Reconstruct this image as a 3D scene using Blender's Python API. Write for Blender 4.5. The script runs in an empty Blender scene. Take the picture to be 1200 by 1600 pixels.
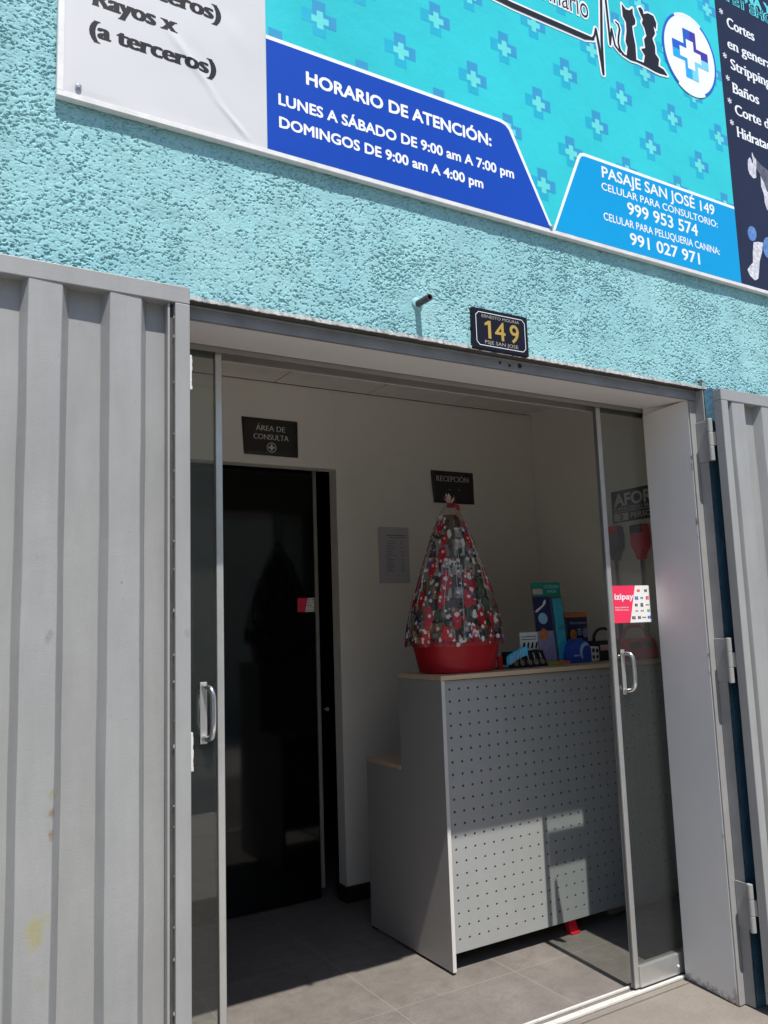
import bpy, math, random
import numpy as np
from mathutils import Vector, Matrix

# ------------------------------------------------------------------ camera, sky, sun, exposure
scene = bpy.context.scene
COL = scene.collection
F_PX = 1290.0
R_CAM = ((0.8558, -0.5161, -0.0336), (0.0390, 0.1291, -0.9909), (0.5158, 0.8468, 0.1306))
_y, _p, _r = 0.54366769, 0.13113781, 0.03396147
_f = Vector((math.sin(_y) * math.cos(_p), math.cos(_y) * math.cos(_p), math.sin(_p)))
_x = Vector((math.cos(_y), -math.sin(_y), 0))
_d = _f.cross(_x)
CX = _x * math.cos(_r) + _d * math.sin(_r)
CD = _d * math.cos(_r) - _x * math.sin(_r)
CF = _f
EYE = Vector((0, 0, 1.5))
cam_data = bpy.data.cameras.new('camera')
cam = bpy.data.objects.new('camera', cam_data)
COL.objects.link(cam)
m = Matrix((CX, -CD, -CF)).transposed().to_4x4()
m.translation = EYE
cam.matrix_world = m
cam_data.sensor_fit = 'VERTICAL'
cam_data.sensor_height = 36.0
cam_data.lens = 36.0 * F_PX / 1600.0
cam_data.clip_start = 0.05
cam_data.clip_end = 500
scene.camera = cam

SUN_TRAVEL = Vector((0.095, 1.0, -2.03)).normalized()
SUN_EL = math.asin(-SUN_TRAVEL.z)
world = bpy.data.worlds.new('World')
scene.world = world
world.use_nodes = True
wn = world.node_tree
sky = wn.nodes.new('ShaderNodeTexSky')
sky.sky_type = 'NISHITA'
sky.sun_disc = False
sky.sun_elevation = SUN_EL
sky.sun_rotation = math.atan2(-SUN_TRAVEL.x, -SUN_TRAVEL.y)
sky.dust_density = 0.6
sky.ozone_density = 2.2
bg = wn.nodes['Background']
wn.links.new(sky.outputs[0], bg.inputs[0])
bg.inputs[1].default_value = 0.14

sun_data = bpy.data.lights.new('sun', 'SUN')
sun_data.energy = 5.0
sun_data.angle = math.radians(0.55)
sun_data.color = (1.0, 0.955, 0.885)
sun = bpy.data.objects.new('sun', sun_data)
COL.objects.link(sun)
sun.rotation_mode = 'QUATERNION'
sun.rotation_quaternion = SUN_TRAVEL.to_track_quat('-Z', 'Y')
sun.location = (-1, -8, 14)

vs = scene.view_settings
vs.view_transform = 'Standard'
vs.look = 'None'
vs.exposure = 0.27
vs.gamma = 1.0
vs.use_curve_mapping = False
scene.cycles.max_bounces = 10
scene.cycles.diffuse_bounces = 6
scene.cycles.transparent_max_bounces = 16
scene.cycles.caustics_reflective = False
scene.cycles.caustics_refractive = False
scene.cycles.sample_clamp_indirect = 4.0
try:
    scene.cycles.use_denoising = True
except Exception:
    pass
random.seed(7)


def on_y(px, py, Y):
    d = CX * ((px - 600) / F_PX) + CD * ((py - 800) / F_PX) + CF
    return EYE + d * (Y / d.y)


def on_x(px, py, X):
    d = CX * ((px - 600) / F_PX) + CD * ((py - 800) / F_PX) + CF
    return EYE + d * (X / d.x)


# ------------------------------------------------------------------ materials
def srgb(r, g, b):
    def c(v):
        v /= 255.0
        return v / 12.92 if v <= 0.04045 else ((v + 0.055) / 1.055) ** 2.4
    return (c(r), c(g), c(b))


class N:
    """small helper round a node tree"""
    def __init__(s, name):
        s.m = bpy.data.materials.new(name)
        s.m.use_nodes = True
        s.t = s.m.node_tree
        s.b = s.t.nodes['Principled BSDF']
        s.o = s.t.nodes['Material Output']

    def n(s, kind, **kw):
        nd = s.t.nodes.new(kind)
        for k, v in kw.items():
            if hasattr(nd, k):
                setattr(nd, k, v)
            else:
                nd.inputs[k.replace('_', ' ')].default_value = v
        return nd

    def l(s, a, b):
        s.t.links.new(a, b)

    def coord(s, scale=(1, 1, 1)):
        tc = s.n('ShaderNodeNewGeometry')
        mp = s.n('ShaderNodeMapping')
        mp.inputs['Scale'].default_value = scale
        s.l(tc.outputs['Position'], mp.inputs['Vector'])
        return mp.outputs[0]

    def noise(s, scale, detail=4, rough=0.55, stretch=(1, 1, 1)):
        nz = s.n('ShaderNodeTexNoise')
        nz.inputs['Scale'].default_value = scale
        nz.inputs['Detail'].default_value = detail
        nz.inputs['Roughness'].default_value = rough
        s.l(s.coord(stretch), nz.inputs['Vector'])
        return nz.outputs[0]

    def ramp(s, fac, stops):
        r = s.n('ShaderNodeValToRGB')
        e = r.color_ramp.elements
        while len(e) < len(stops):
            e.new(0.5)
        for k, (p, c) in enumerate(stops):
            e[k].position = p
            e[k].color = (*c, 1) if len(c) == 3 else c
        s.l(fac, r.inputs[0])
        return r.outputs[0]

    def mix(s, fac, a, b, blend='MIX'):
        mx = s.n('ShaderNodeMix', data_type='RGBA', blend_type=blend)
        for sock, v in ((mx.inputs['Factor'], fac), (mx.inputs[6], a), (mx.inputs[7], b)):
            if isinstance(v, (int, float)):
                sock.default_value = v
            elif isinstance(v, tuple):
                sock.default_value = (*v, 1) if len(v) == 3 else v
            else:
                s.l(v, sock)
        return mx.outputs[2]

    def spots(k, col, spots, nscale=60, stretch=(1, 1, 1)):
        """stains with ragged edges: (point, radius, colour, strength)"""
        g = k.n('ShaderNodeNewGeometry')
        for p, rad, c, a in spots:
            ds = k.n('ShaderNodeVectorMath', operation='DISTANCE')
            mp = k.n('ShaderNodeMapping')
            mp.inputs['Scale'].default_value = stretch
            k.l(g.outputs['Position'], mp.inputs['Vector'])
            k.l(mp.outputs[0], ds.inputs[0])
            ds.inputs[1].default_value = tuple(u * v for u, v in zip(p, stretch))
            ad = k.n('ShaderNodeMath', operation='MULTIPLY_ADD')
            k.l(k.noise(nscale, 5, 0.7), ad.inputs[0])
            ad.inputs[1].default_value = rad * 2.2
            k.l(ds.outputs['Value'], ad.inputs[2])
            dv = k.n('ShaderNodeMath', operation='DIVIDE')
            k.l(ad.outputs[0], dv.inputs[0])
            dv.inputs[1].default_value = rad * 3
            fac = k.ramp(dv.outputs[0], [(0.42, (a, a, a)), (0.62, (0, 0, 0))])
            col = k.mix(fac, col, c)
        return col

    def two_sided_fresnel(s, ior):
        g = s.n('ShaderNodeNewGeometry')
        mr = s.n('ShaderNodeMapRange')
        mr.inputs[3].default_value = ior
        mr.inputs[4].default_value = 1 / ior
        s.l(g.outputs['Backfacing'], mr.inputs[0])
        fr = s.n('ShaderNodeFresnel')
        s.l(mr.outputs[0], fr.inputs[0])
        return fr

    def bump(s, h, strength=0.3, dist=0.002):
        b = s.n('ShaderNodeBump')
        b.inputs['Strength'].default_value = strength
        b.inputs['Distance'].default_value = dist
        s.l(h, b.inputs['Height'])
        s.l(b.outputs[0], s.b.inputs['Normal'])


def mat(name, col, rough=0.5, metal=0.0, var=0.08, vscale=9.0, bump=0.0, bscale=120.0, bdist=0.001, spec=0.5, coat=0.0, stretch=(1, 1, 1)):
    k = N(name)
    nz = k.noise(vscale, 5, 0.6, stretch)
    lo = tuple(c * (1 - var) for c in col)
    hi = tuple(min(1, c * (1 + var)) for c in col)
    k.l(k.ramp(nz, [(0.3, lo), (0.7, hi)]), k.b.inputs['Base Color'])
    k.b.inputs['Metallic'].default_value = metal
    k.b.inputs['Specular IOR Level'].default_value = spec
    rr = k.n('ShaderNodeMapRange')
    rr.inputs[3].default_value = max(0.02, rough - 0.07)
    rr.inputs[4].default_value = min(1, rough + 0.07)
    k.l(k.noise(vscale * 3, 4, 0.6, stretch), rr.inputs[0])
    k.l(rr.outputs[0], k.b.inputs['Roughness'])
    if coat:
        k.b.inputs['Coat Weight'].default_value = coat
        k.b.inputs['Coat Roughness'].default_value = 0.1
    if bump:
        k.bump(k.noise(bscale, 5, 0.65), bump, bdist)
    return k.m


def stucco_mat():
    k = N('turquoise_stucco')
    a = k.ramp(k.noise(3.0, 5, 0.6), [(0.3, (0.245, 0.495, 0.54)), (0.72, (0.315, 0.58, 0.61))])
    c = k.ramp(k.noise(160, 3, 0.6), [(0.35, (0.86, 0.86, 0.86)), (0.65, (1.05, 1.05, 1.05))])
    col = k.mix(1.0, a, c, 'MULTIPLY')
    drip = k.ramp(k.noise(14, 4, 0.6, (1, 1, 0.07)), [(0.35, (0.91, 0.92, 0.92)), (0.62, (1.02, 1.02, 1.02))])
    col = k.mix(1.0, col, drip, 'MULTIPLY')
    dust = k.ramp(k.noise(1.3, 6, 0.7), [(0.55, (0, 0, 0)), (0.8, (0.35, 0.35, 0.35))])
    col = k.mix(dust, col, (0.40, 0.55, 0.56))
    # soot at the lintel corner and a scatter of bare flecks
    col = k.spots(col, [((2.868, 2.17, 2.437), 0.042, (0.05, 0.045, 0.04), 0.9), ((2.875, 2.17, 2.40), 0.03, (0.07, 0.06, 0.05), 0.9),
                        ((0.665, 2.17, 2.425), 0.035, (0.30, 0.32, 0.22), 0.7), ((1.90, 2.17, 2.42), 0.02, (0.08, 0.08, 0.08), 0.8),
                        ((0.10, 2.17, 2.50), 0.12, (0.20, 0.36, 0.36), 0.5), ((1.25, 2.17, 2.84), 0.008, (0.55, 0.45, 0.42), 0.9)])
    fl = k.ramp(k.noise(46, 3, 0.5), [(0.755, (0, 0, 0)), (0.775, (0.7, 0.7, 0.7))])
    col = k.mix(fl, col, (0.62, 0.66, 0.66))
    k.l(col, k.b.inputs['Base Color'])
    k.b.inputs['Roughness'].default_value = 0.75
    k.b.inputs['Specular IOR Level'].default_value = 0.25
    k.bump(k.noise(420, 4, 0.7), 0.35, 0.0012)
    return k.m


def gate_mat():
    k = N('grey_gate_paint')
    a = k.ramp(k.noise(2.2, 6, 0.65), [(0.3, (0.268, 0.272, 0.274)), (0.7, (0.315, 0.320, 0.322))])
    drip = k.ramp(k.noise(26, 4, 0.6, (1, 1, 0.16)), [(0.35, (0.95, 0.95, 0.945)), (0.7, (1.03, 1.03, 1.03))])
    col = k.mix(1.0, a, drip, 'MULTIPLY')
    spk = k.ramp(k.noise(75, 2, 0.5), [(0.70, (0, 0, 0)), (0.76, (0.5, 0.5, 0.5))])
    col = k.mix(spk, col, (0.24, 0.235, 0.225))
    rust = k.ramp(k.noise(17, 6, 0.75), [(0.73, (0, 0, 0)), (0.82, (0.45, 0.45, 0.45))])
    col = k.mix(rust, col, (0.27, 0.23, 0.18))
    sm = on_y(57, 1450, 2.083)
    col = k.spots(col, [((sm.x, 2.083, sm.z), 0.046, (0.31, 0.285, 0.095), 0.62), ((sm.x - 0.004, 2.083, sm.z - 0.034), 0.024, (0.31, 0.285, 0.095), 0.6)], 38)
    for (px, py, r, c, a) in ((83, 1240, 0.013, (0.26, 0.24, 0.10), 0.6), (82, 1272, 0.012, (0.22, 0.10, 0.05), 0.7), (80, 1303, 0.011, (0.20, 0.09, 0.05), 0.7), (78, 995, 0.016, (0.17, 0.165, 0.16), 0.5), (296, 912, 0.012, (0.30, 0.26, 0.14), 0.5),
                              (292, 990, 0.012, (0.20, 0.20, 0.20), 0.5), (62, 1540, 0.02, (0.26, 0.25, 0.18), 0.35), (190, 910, 0.004, (0.15, 0.15, 0.15), 0.6)):
        q = on_y(px, py, 2.083)
        col = k.spots(col, [((q.x, 2.083, q.z), r, c, a)], 90, (1, 1, 0.6))
    k.l(col, k.b.inputs['Base Color'])
    k.b.inputs['Roughness'].default_value = 0.42
    k.b.inputs['Specular IOR Level'].default_value = 0.45
    h = k.mix(0.35, k.noise(6, 3, 0.5, (1, 1, 0.45)), k.noise(260, 4, 0.7))
    k.bump(h, 0.3, 0.006)
    return k.m


def plaster_mat(name, col, stain):
    k = N(name)
    a = k.ramp(k.noise(2.0, 6, 0.65), [(0.3, tuple(c * 0.93 for c in col)), (0.7, col)])
    s = k.ramp(k.noise(6.0, 7, 0.75, (1, 1, 0.5)), [(0.62, (0, 0, 0)), (0.78, (0.5, 0.5, 0.5))])
    k.l(k.mix(s, a, stain), k.b.inputs['Base Color'])
    k.b.inputs['Roughness'].default_value = 0.7
    k.bump(k.noise(60, 5, 0.6), 0.18, 0.002)
    return k.m


def floor_mat():
    k = N('grey_stone_tile')
    g = k.n('ShaderNodeNewGeometry')
    sep = k.n('ShaderNodeSeparateXYZ')
    k.l(g.outputs['Position'], sep.inputs[0])

    def line(sock, off):
        a = k.n('ShaderNodeMath', operation='SUBTRACT'); k.l(sock, a.inputs[0]); a.inputs[1].default_value = off
        b = k.n('ShaderNodeMath', operation='PINGPONG'); k.l(a.outputs[0], b.inputs[0]); b.inputs[1].default_value = 0.3
        c = k.n('ShaderNodeMath', operation='LESS_THAN'); k.l(b.outputs[0], c.inputs[0]); c.inputs[1].default_value = 0.0016
        return c.outputs[0]
    mx = k.n('ShaderNodeMath', operation='MAXIMUM')
    k.l(line(sep.outputs[0], 1.76), mx.inputs[0])
    k.l(line(sep.outputs[1], 2.955), mx.inputs[1])
    big = k.ramp(k.noise(4.5, 6, 0.7), [(0.3, (0.155, 0.140, 0.128)), (0.7, (0.215, 0.194, 0.178))])
    fine = k.ramp(k.noise(95, 4, 0.75), [(0.3, (0.78, 0.78, 0.78)), (0.68, (1.1, 1.1, 1.1))])
    col = k.mix(1.0, big, fine, 'MULTIPLY')
    blot = k.ramp(k.noise(14, 5, 0.7), [(0.45, (0, 0, 0)), (0.72, (0.75, 0.75, 0.75))])
    col = k.mix(blot, col, (0.125, 0.108, 0.098))
    pale = k.ramp(k.noise(210, 3, 0.6), [(0.66, (0, 0, 0)), (0.74, (0.5, 0.5, 0.5))])
    col = k.mix(pale, col, (0.33, 0.30, 0.28))
    col = k.mix(mx.outputs[0], col, (0.27, 0.245, 0.225))
    k.l(col, k.b.inputs['Base Color'])
    k.b.inputs['Roughness'].default_value = 0.5
    k.bump(k.noise(150, 4, 0.7), 0.15, 0.001)
    return k.m


def concrete_mat():
    k = N('beige_concrete')
    a = k.ramp(k.noise(3.5, 7, 0.7), [(0.3, (0.185, 0.162, 0.140)), (0.7, (0.25, 0.222, 0.194))])
    f = k.ramp(k.noise(140, 4, 0.7), [(0.3, (0.82, 0.82, 0.82)), (0.7, (1.06, 1.06, 1.06))])
    col = k.mix(1.0, a, f, 'MULTIPLY')
    s = k.ramp(k.noise(11, 6, 0.7), [(0.6, (0, 0, 0)), (0.75, (0.45, 0.45, 0.45))])
    k.l(k.mix(s, col, (0.14, 0.125, 0.11)), k.b.inputs['Base Color'])
    k.b.inputs['Roughness'].default_value = 0.85
    k.bump(k.noise(220, 5, 0.7), 0.3, 0.002)
    return k.m


def glass_mat(name, tint, boost=1.0, dust=0.012):
    k = N(name)
    tr = k.n('ShaderNodeBsdfTransparent')
    tr.inputs[0].default_value = (*tint, 1)
    gl = k.n('ShaderNodeBsdfGlossy')
    gl.inputs['Roughness'].default_value = 0.01
    gl.inputs[0].default_value = (1, 1, 1, 1)
    fr = k.two_sided_fresnel(1.45)
    mu = k.n('ShaderNodeMath', operation='MULTIPLY')
    mu.inputs[1].default_value = boost
    k.l(fr.outputs[0], mu.inputs[0])
    ms = k.n('ShaderNodeMixShader')
    k.l(mu.outputs[0], ms.inputs[0])
    k.l(tr.outputs[0], ms.inputs[1])
    k.l(gl.outputs[0], ms.inputs[2])
    df = k.n('ShaderNodeBsdfDiffuse')
    df.inputs[0].default_value = (0.6, 0.59, 0.57, 1)
    m2 = k.n('ShaderNodeMixShader')
    speck = k.ramp(k.noise(130, 2, 0.5), [(0.69, (dust, dust, dust)), (0.76, (dust * 14, dust * 14, dust * 14))])
    k.l(speck, m2.inputs[0])
    k.l(ms.outputs[0], m2.inputs[1])
    k.l(df.outputs[0], m2.inputs[2])
    k.l(m2.outputs[0], k.o.inputs[0])
    return k.m


def film_mat():
    k = N('clear_cellophane')
    tr = k.n('ShaderNodeBsdfTransparent')
    tr.inputs[0].default_value = (0.93, 0.93, 0.92, 1)
    gl = k.n('ShaderNodeBsdfGlossy')
    gl.inputs['Roughness'].default_value = 0.16
    bp = k.n('ShaderNodeBump')
    bp.inputs['Strength'].default_value = 0.9
    bp.inputs['Distance'].default_value = 0.01
    k.l(k.noise(75, 4, 0.65, (1, 1, 0.12)), bp.inputs['Height'])
    k.l(bp.outputs[0], gl.inputs['Normal'])
    fr = k.two_sided_fresnel(1.6)
    k.l(bp.outputs[0], fr.inputs['Normal'])
    mu = k.n('ShaderNodeMath', operation='MULTIPLY_ADD')
    mu.inputs[1].default_value = 1.0
    mu.inputs[2].default_value = 0.03
    k.l(fr.outputs[0], mu.inputs[0])
    ms = k.n('ShaderNodeMixShader')
    k.l(mu.outputs[0], ms.inputs[0])
    k.l(tr.outputs[0], ms.inputs[1])
    k.l(gl.outputs[0], ms.inputs[2])
    k.l(ms.outputs[0], k.o.inputs[0])
    return k.m


M = {}
M['stucco'] = stucco_mat()
M['gate'] = gate_mat()
M['shaded_blue'] = mat('shaded_dark_blue_paint', (0.035, 0.11, 0.17), 0.8, var=0.35, vscale=6, bump=0.3, bscale=120)  # blue paint darkened to hold the deep shade behind the gate leaf
M['frame'] = mat('grey_frame_paint', (0.30, 0.30, 0.297), 0.5, var=0.12, vscale=7, bump=0.2, bscale=90)
M['dark_frame'] = mat('dark_grey_steel', (0.07, 0.065, 0.06), 0.6, var=0.3, vscale=14, bump=0.3, bscale=70)
M['lintel'] = mat('blue_grey_lintel_paint', (0.20, 0.21, 0.225), 0.5, var=0.2, vscale=9, bump=0.2, bscale=80)
M['rim'] = mat('pale_plaster_rim', (0.74, 0.76, 0.75), 0.8, var=0.15, vscale=40, bump=0.6, bscale=180, bdist=0.003)
M['plaster'] = plaster_mat('grey_white_plaster', (0.80, 0.78, 0.78), (0.62, 0.57, 0.52))
def jamb_mat():
    k = N('jamb_plaster')
    a = k.ramp(k.noise(2.0, 6, 0.65), [(0.3, (0.81, 0.80, 0.79)), (0.7, (0.87, 0.86, 0.85))])
    col = k.mix(k.ramp(k.noise(9.0, 7, 0.75, (1, 1, 0.4)), [(0.6, (0, 0, 0)), (0.8, (0.4, 0.4, 0.4))]), a, (0.60, 0.56, 0.52))
    g = k.n('ShaderNodeNewGeometry')
    sp = k.n('ShaderNodeSeparateXYZ')
    k.l(g.outputs['Position'], sp.inputs[0])
    ad = k.n('ShaderNodeMath', operation='MULTIPLY_ADD')
    k.l(k.noise(55, 6, 0.75), ad.inputs[0])
    ad.inputs[1].default_value = 0.12
    k.l(sp.outputs[2], ad.inputs[2])
    dirt = k.ramp(ad.outputs[0], [(0.055, (0.85, 0.85, 0.85)), (0.085, (0, 0, 0))])
    col = k.mix(dirt, col, (0.16, 0.15, 0.14))
    col = k.spots(col, [((2.847, 2.225, 2.13), 0.012, (0.16, 0.08, 0.04), 0.8), ((2.847, 2.225, 2.09), 0.015, (0.30, 0.20, 0.12), 0.6), ((2.847, 2.225, 1.86), 0.013, (0.15, 0.08, 0.04), 0.8), ((2.847, 2.225, 1.80), 0.014, (0.32, 0.24, 0.16), 0.5),
                        ((2.847, 2.225, 1.32), 0.010, (0.12, 0.07, 0.05), 0.8), ((2.847, 2.225, 1.25), 0.012, (0.35, 0.26, 0.18), 0.5), ((2.847, 2.225, 0.62), 0.012, (0.35, 0.28, 0.22), 0.5), ((2.848, 2.225, 0.03), 0.03, (0.25, 0.15, 0.08), 0.6)], 80, (1, 1, 0.55))
    k.l(col, k.b.inputs['Base Color'])
    k.b.inputs['Roughness'].default_value = 0.6
    k.bump(k.noise(40, 5, 0.6), 0.2, 0.003)
    return k.m


M['jamb'] = jamb_mat()
M['inner'] = plaster_mat('cream_interior_paint', (0.84, 0.81, 0.745), (0.80, 0.77, 0.70))
M['ceiling'] = mat('ceiling_tile', (0.82, 0.79, 0.74), 0.85, var=0.05, bump=0.1, bscale=200)
M['seam'] = mat('ceiling_seam_shadow_gap', (0.06, 0.055, 0.05), 0.9)
M['floor'] = floor_mat()
M['concrete'] = concrete_mat()
M['asphalt'] = mat('pale_concrete_paving', (0.50, 0.465, 0.42), 0.9, var=0.15, vscale=3, bump=0.5, bscale=90, bdist=0.004)
M['alu'] = mat('satin_aluminium', (0.62, 0.62, 0.61), 0.36, metal=0.75, var=0.05, vscale=20)
M['alu_white'] = mat('pale_anodised_track', (0.70, 0.69, 0.66), 0.45, metal=0.2, var=0.12, vscale=30)
M['chrome'] = mat('brushed_handle_steel', (0.72, 0.72, 0.72), 0.22, metal=1.0, var=0.03)
M['alu_dark'] = mat('bronze_header_aluminium', (0.30, 0.28, 0.255), 0.45, metal=0.3, var=0.06)
M['glass'] = glass_mat('door_glass', (0.84, 0.87, 0.85), 1.0)
M['dark_glass'] = mat('black_glass', (0.003, 0.004, 0.004), 0.04, var=0.02, spec=0.35)
M['skirting'] = mat('black_skirting', (0.018, 0.018, 0.02), 0.35)
M['melamine'] = mat('grey_melamine', (0.37, 0.36, 0.352), 0.48, var=0.03, bump=0.05, bscale=300)
M['edge'] = mat('pale_edge_banding', (0.60, 0.59, 0.57), 0.5, var=0.04)
M['perf'] = mat('grey_perforated_sheet', (0.36, 0.37, 0.37), 0.42, var=0.04, vscale=5, metal=0.15)
M['void'] = mat('dark_board', (0.02, 0.02, 0.02), 0.9)
M['wood'] = mat('beige_maple_edge', (0.62, 0.47, 0.32), 0.45, var=0.1, vscale=6, stretch=(1, 8, 8))
M['vinyl_white'] = mat('white_vinyl_banner', (0.585, 0.585, 0.595), 0.33, var=0.03, vscale=2)
M['sign_frame'] = mat('white_sign_frame', (0.66, 0.66, 0.66), 0.5, var=0.1, vscale=25, bump=0.1)
M['turquoise'] = mat('turquoise_vinyl', (0.032, 0.52, 0.575), 0.33, spec=0.25, var=0.09, vscale=1.6, bump=0.3, bscale=3.0, bdist=0.02)
M['royal'] = mat('royal_blue_vinyl', (0.008, 0.06, 0.40), 0.33, spec=0.22, var=0.05, vscale=1.5)
M['azure'] = mat('azure_vinyl', (0.003, 0.30, 0.63), 0.33, spec=0.2, var=0.04, vscale=1.5)
M['navy'] = mat('navy_black_vinyl', (0.016, 0.019, 0.045), 0.38, spec=0.2, var=0.15, vscale=3)
M['ink_white'] = mat('white_print', (0.80, 0.82, 0.84), 0.4, var=0.02)
M['ink_black'] = mat('black_print', (0.015, 0.015, 0.02), 0.45, spec=0.2, var=0.05)
M['ink_teal'] = mat('teal_print', (0.10, 0.62, 0.66), 0.4)
M['cross_blue'] = mat('mid_blue_print', (0.03, 0.29, 0.52), 0.35, var=0.05)
M['cross_cyan'] = mat('cyan_print', (0.010, 0.39, 0.55), 0.35, var=0.05)
M['cross_mint'] = mat('mint_print', (0.12, 0.64, 0.62), 0.35, var=0.05)
M['logo_blue'] = mat('logo_blue_print', (0.012, 0.10, 0.50), 0.35)
M['logo_purple'] = mat('logo_purple_print', (0.05, 0.025, 0.32), 0.35)
M['logo_sky'] = mat('logo_sky_print', (0.01, 0.36, 0.72), 0.35)
M['logo_aqua'] = mat('logo_aqua_print', (0.18, 0.60, 0.74), 0.35)
M['fur_white'] = mat('printed_white_fur', (0.55, 0.55, 0.60), 0.5, var=0.35, vscale=60)
M['fur_grey'] = mat('printed_grey_fur', (0.10, 0.10, 0.13), 0.5, var=0.5, vscale=60)
M['bead_blue'] = mat('printed_blue_ball', (0.10, 0.22, 0.50), 0.4, var=0.4, vscale=60)
M['plate'] = mat('black_enamel_plate', (0.008, 0.008, 0.014), 0.3, spec=0.25)
M['gold'] = mat('gold_digits', (0.62, 0.40, 0.09), 0.35, metal=0.5)
M['pale_line'] = mat('pale_engraving', (0.33, 0.32, 0.30), 0.5)
M['paper_dark'] = mat('dark_brown_paper', (0.035, 0.031, 0.028), 0.55, var=0.05)
M['paper_ink'] = mat('pale_grey_print', (0.60, 0.59, 0.57), 0.6)
M['paper'] = mat('white_paper_sleeve', (0.50, 0.50, 0.54), 0.4, var=0.03)
M['paper_text'] = mat('grey_print', (0.20, 0.20, 0.21), 0.6)
M['red'] = mat('red_plastic', (0.42, 0.016, 0.022), 0.4, var=0.06, spec=0.25)
M['bright_red'] = mat('bright_red_plastic', (0.75, 0.02, 0.04), 0.35)
M['sticker_red'] = mat('pink_red_sticker', (0.80, 0.035, 0.105), 0.4, var=0.03)
M['white'] = mat('white_card', (0.78, 0.78, 0.77), 0.45, var=0.02)
M['black'] = mat('black_plastic', (0.012, 0.012, 0.013), 0.4)
M['cyan'] = mat('cyan_fabric', (0.03, 0.52, 0.70), 0.55, var=0.15, vscale=60)
M['green'] = mat('green_card', (0.015, 0.28, 0.19), 0.4)
M['sky'] = mat('light_blue_print', (0.36, 0.62, 0.85), 0.45)
M['orange'] = mat('orange_print', (0.70, 0.22, 0.05), 0.45, var=0.2, vscale=60)
M['purple'] = mat('violet_print', (0.34, 0.31, 0.52), 0.45, var=0.2, vscale=30)
M['deep_blue'] = mat('deep_blue_plastic', (0.03, 0.08, 0.45), 0.3)
M['indigo'] = mat('indigo_card', (0.025, 0.03, 0.10), 0.4)
M['lime'] = mat('lime_card', (0.25, 0.42, 0.03), 0.5)
M['grey_pl'] = mat('grey_plastic', (0.13, 0.13, 0.13), 0.45)
M['yellow_stain'] = mat('yellow_paint_smear', (0.36, 0.325, 0.10), 0.5, var=0.25, vscale=30)
M['rust'] = mat('rust_stain', (0.14, 0.07, 0.03), 0.8, var=0.4, vscale=60)
M['film'] = film_mat()
M['blister'] = glass_mat('clear_blister', (0.93, 0.95, 0.96), 1.4)
M['pink'] = mat('pale_pink_ribbon', (0.62, 0.42, 0.42), 0.5, var=0.2, vscale=60)
M['opposite'] = mat('cream_house_paint', (0.62, 0.57, 0.48), 0.8, var=0.1, vscale=2, bump=0.3, bscale=60)
M['pack'] = [mat('package_%s' % n, c, 0.35, var=0.3, vscale=45) for n, c in (
    ('green', (0.06, 0.15, 0.04)), ('blue', (0.04, 0.07, 0.26)), ('cream', (0.52, 0.45, 0.33)), ('brown', (0.14, 0.08, 0.05)),
    ('crimson', (0.28, 0.025, 0.03)), ('amber', (0.36, 0.20, 0.06)), ('white', (0.60, 0.59, 0.56)), ('charcoal', (0.035, 0.035, 0.035)), ('silver', (0.42, 0.42, 0.43)))]
M['film_red'] = mat('red_film_print', (0.44, 0.018, 0.028), 0.35, var=0.35, vscale=55)
M['film_green'] = mat('green_film_print', (0.03, 0.07, 0.03), 0.4, var=0.3, vscale=55)
M['film_dark'] = mat('dark_film_print', (0.03, 0.028, 0.03), 0.4, var=0.3, vscale=55)
M['film_tan'] = mat('tan_film_print', (0.36, 0.25, 0.13), 0.4, var=0.3, vscale=55)
M['film_blue'] = mat('blue_film_print', (0.05, 0.09, 0.34), 0.4, var=0.3, vscale=55)
M['film_rose'] = mat('rose_film_print', (0.42, 0.06, 0.06), 0.4, var=0.3, vscale=55)
M['crease_glint'] = mat('pale_crease_glint', (0.85, 0.85, 0.85), 0.2, spec=0.8)  # pale strips along the film's folds, painting in their glints
M['film_white'] = mat('pale_film_print', (0.66, 0.63, 0.60), 0.4, var=0.2, vscale=55)


# ------------------------------------------------------------------ mesh helpers
def world_of(o):
    return world_of(o.parent) @ o.matrix_parent_inverse @ o.matrix_basis if o.parent else o.matrix_basis.copy()


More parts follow.
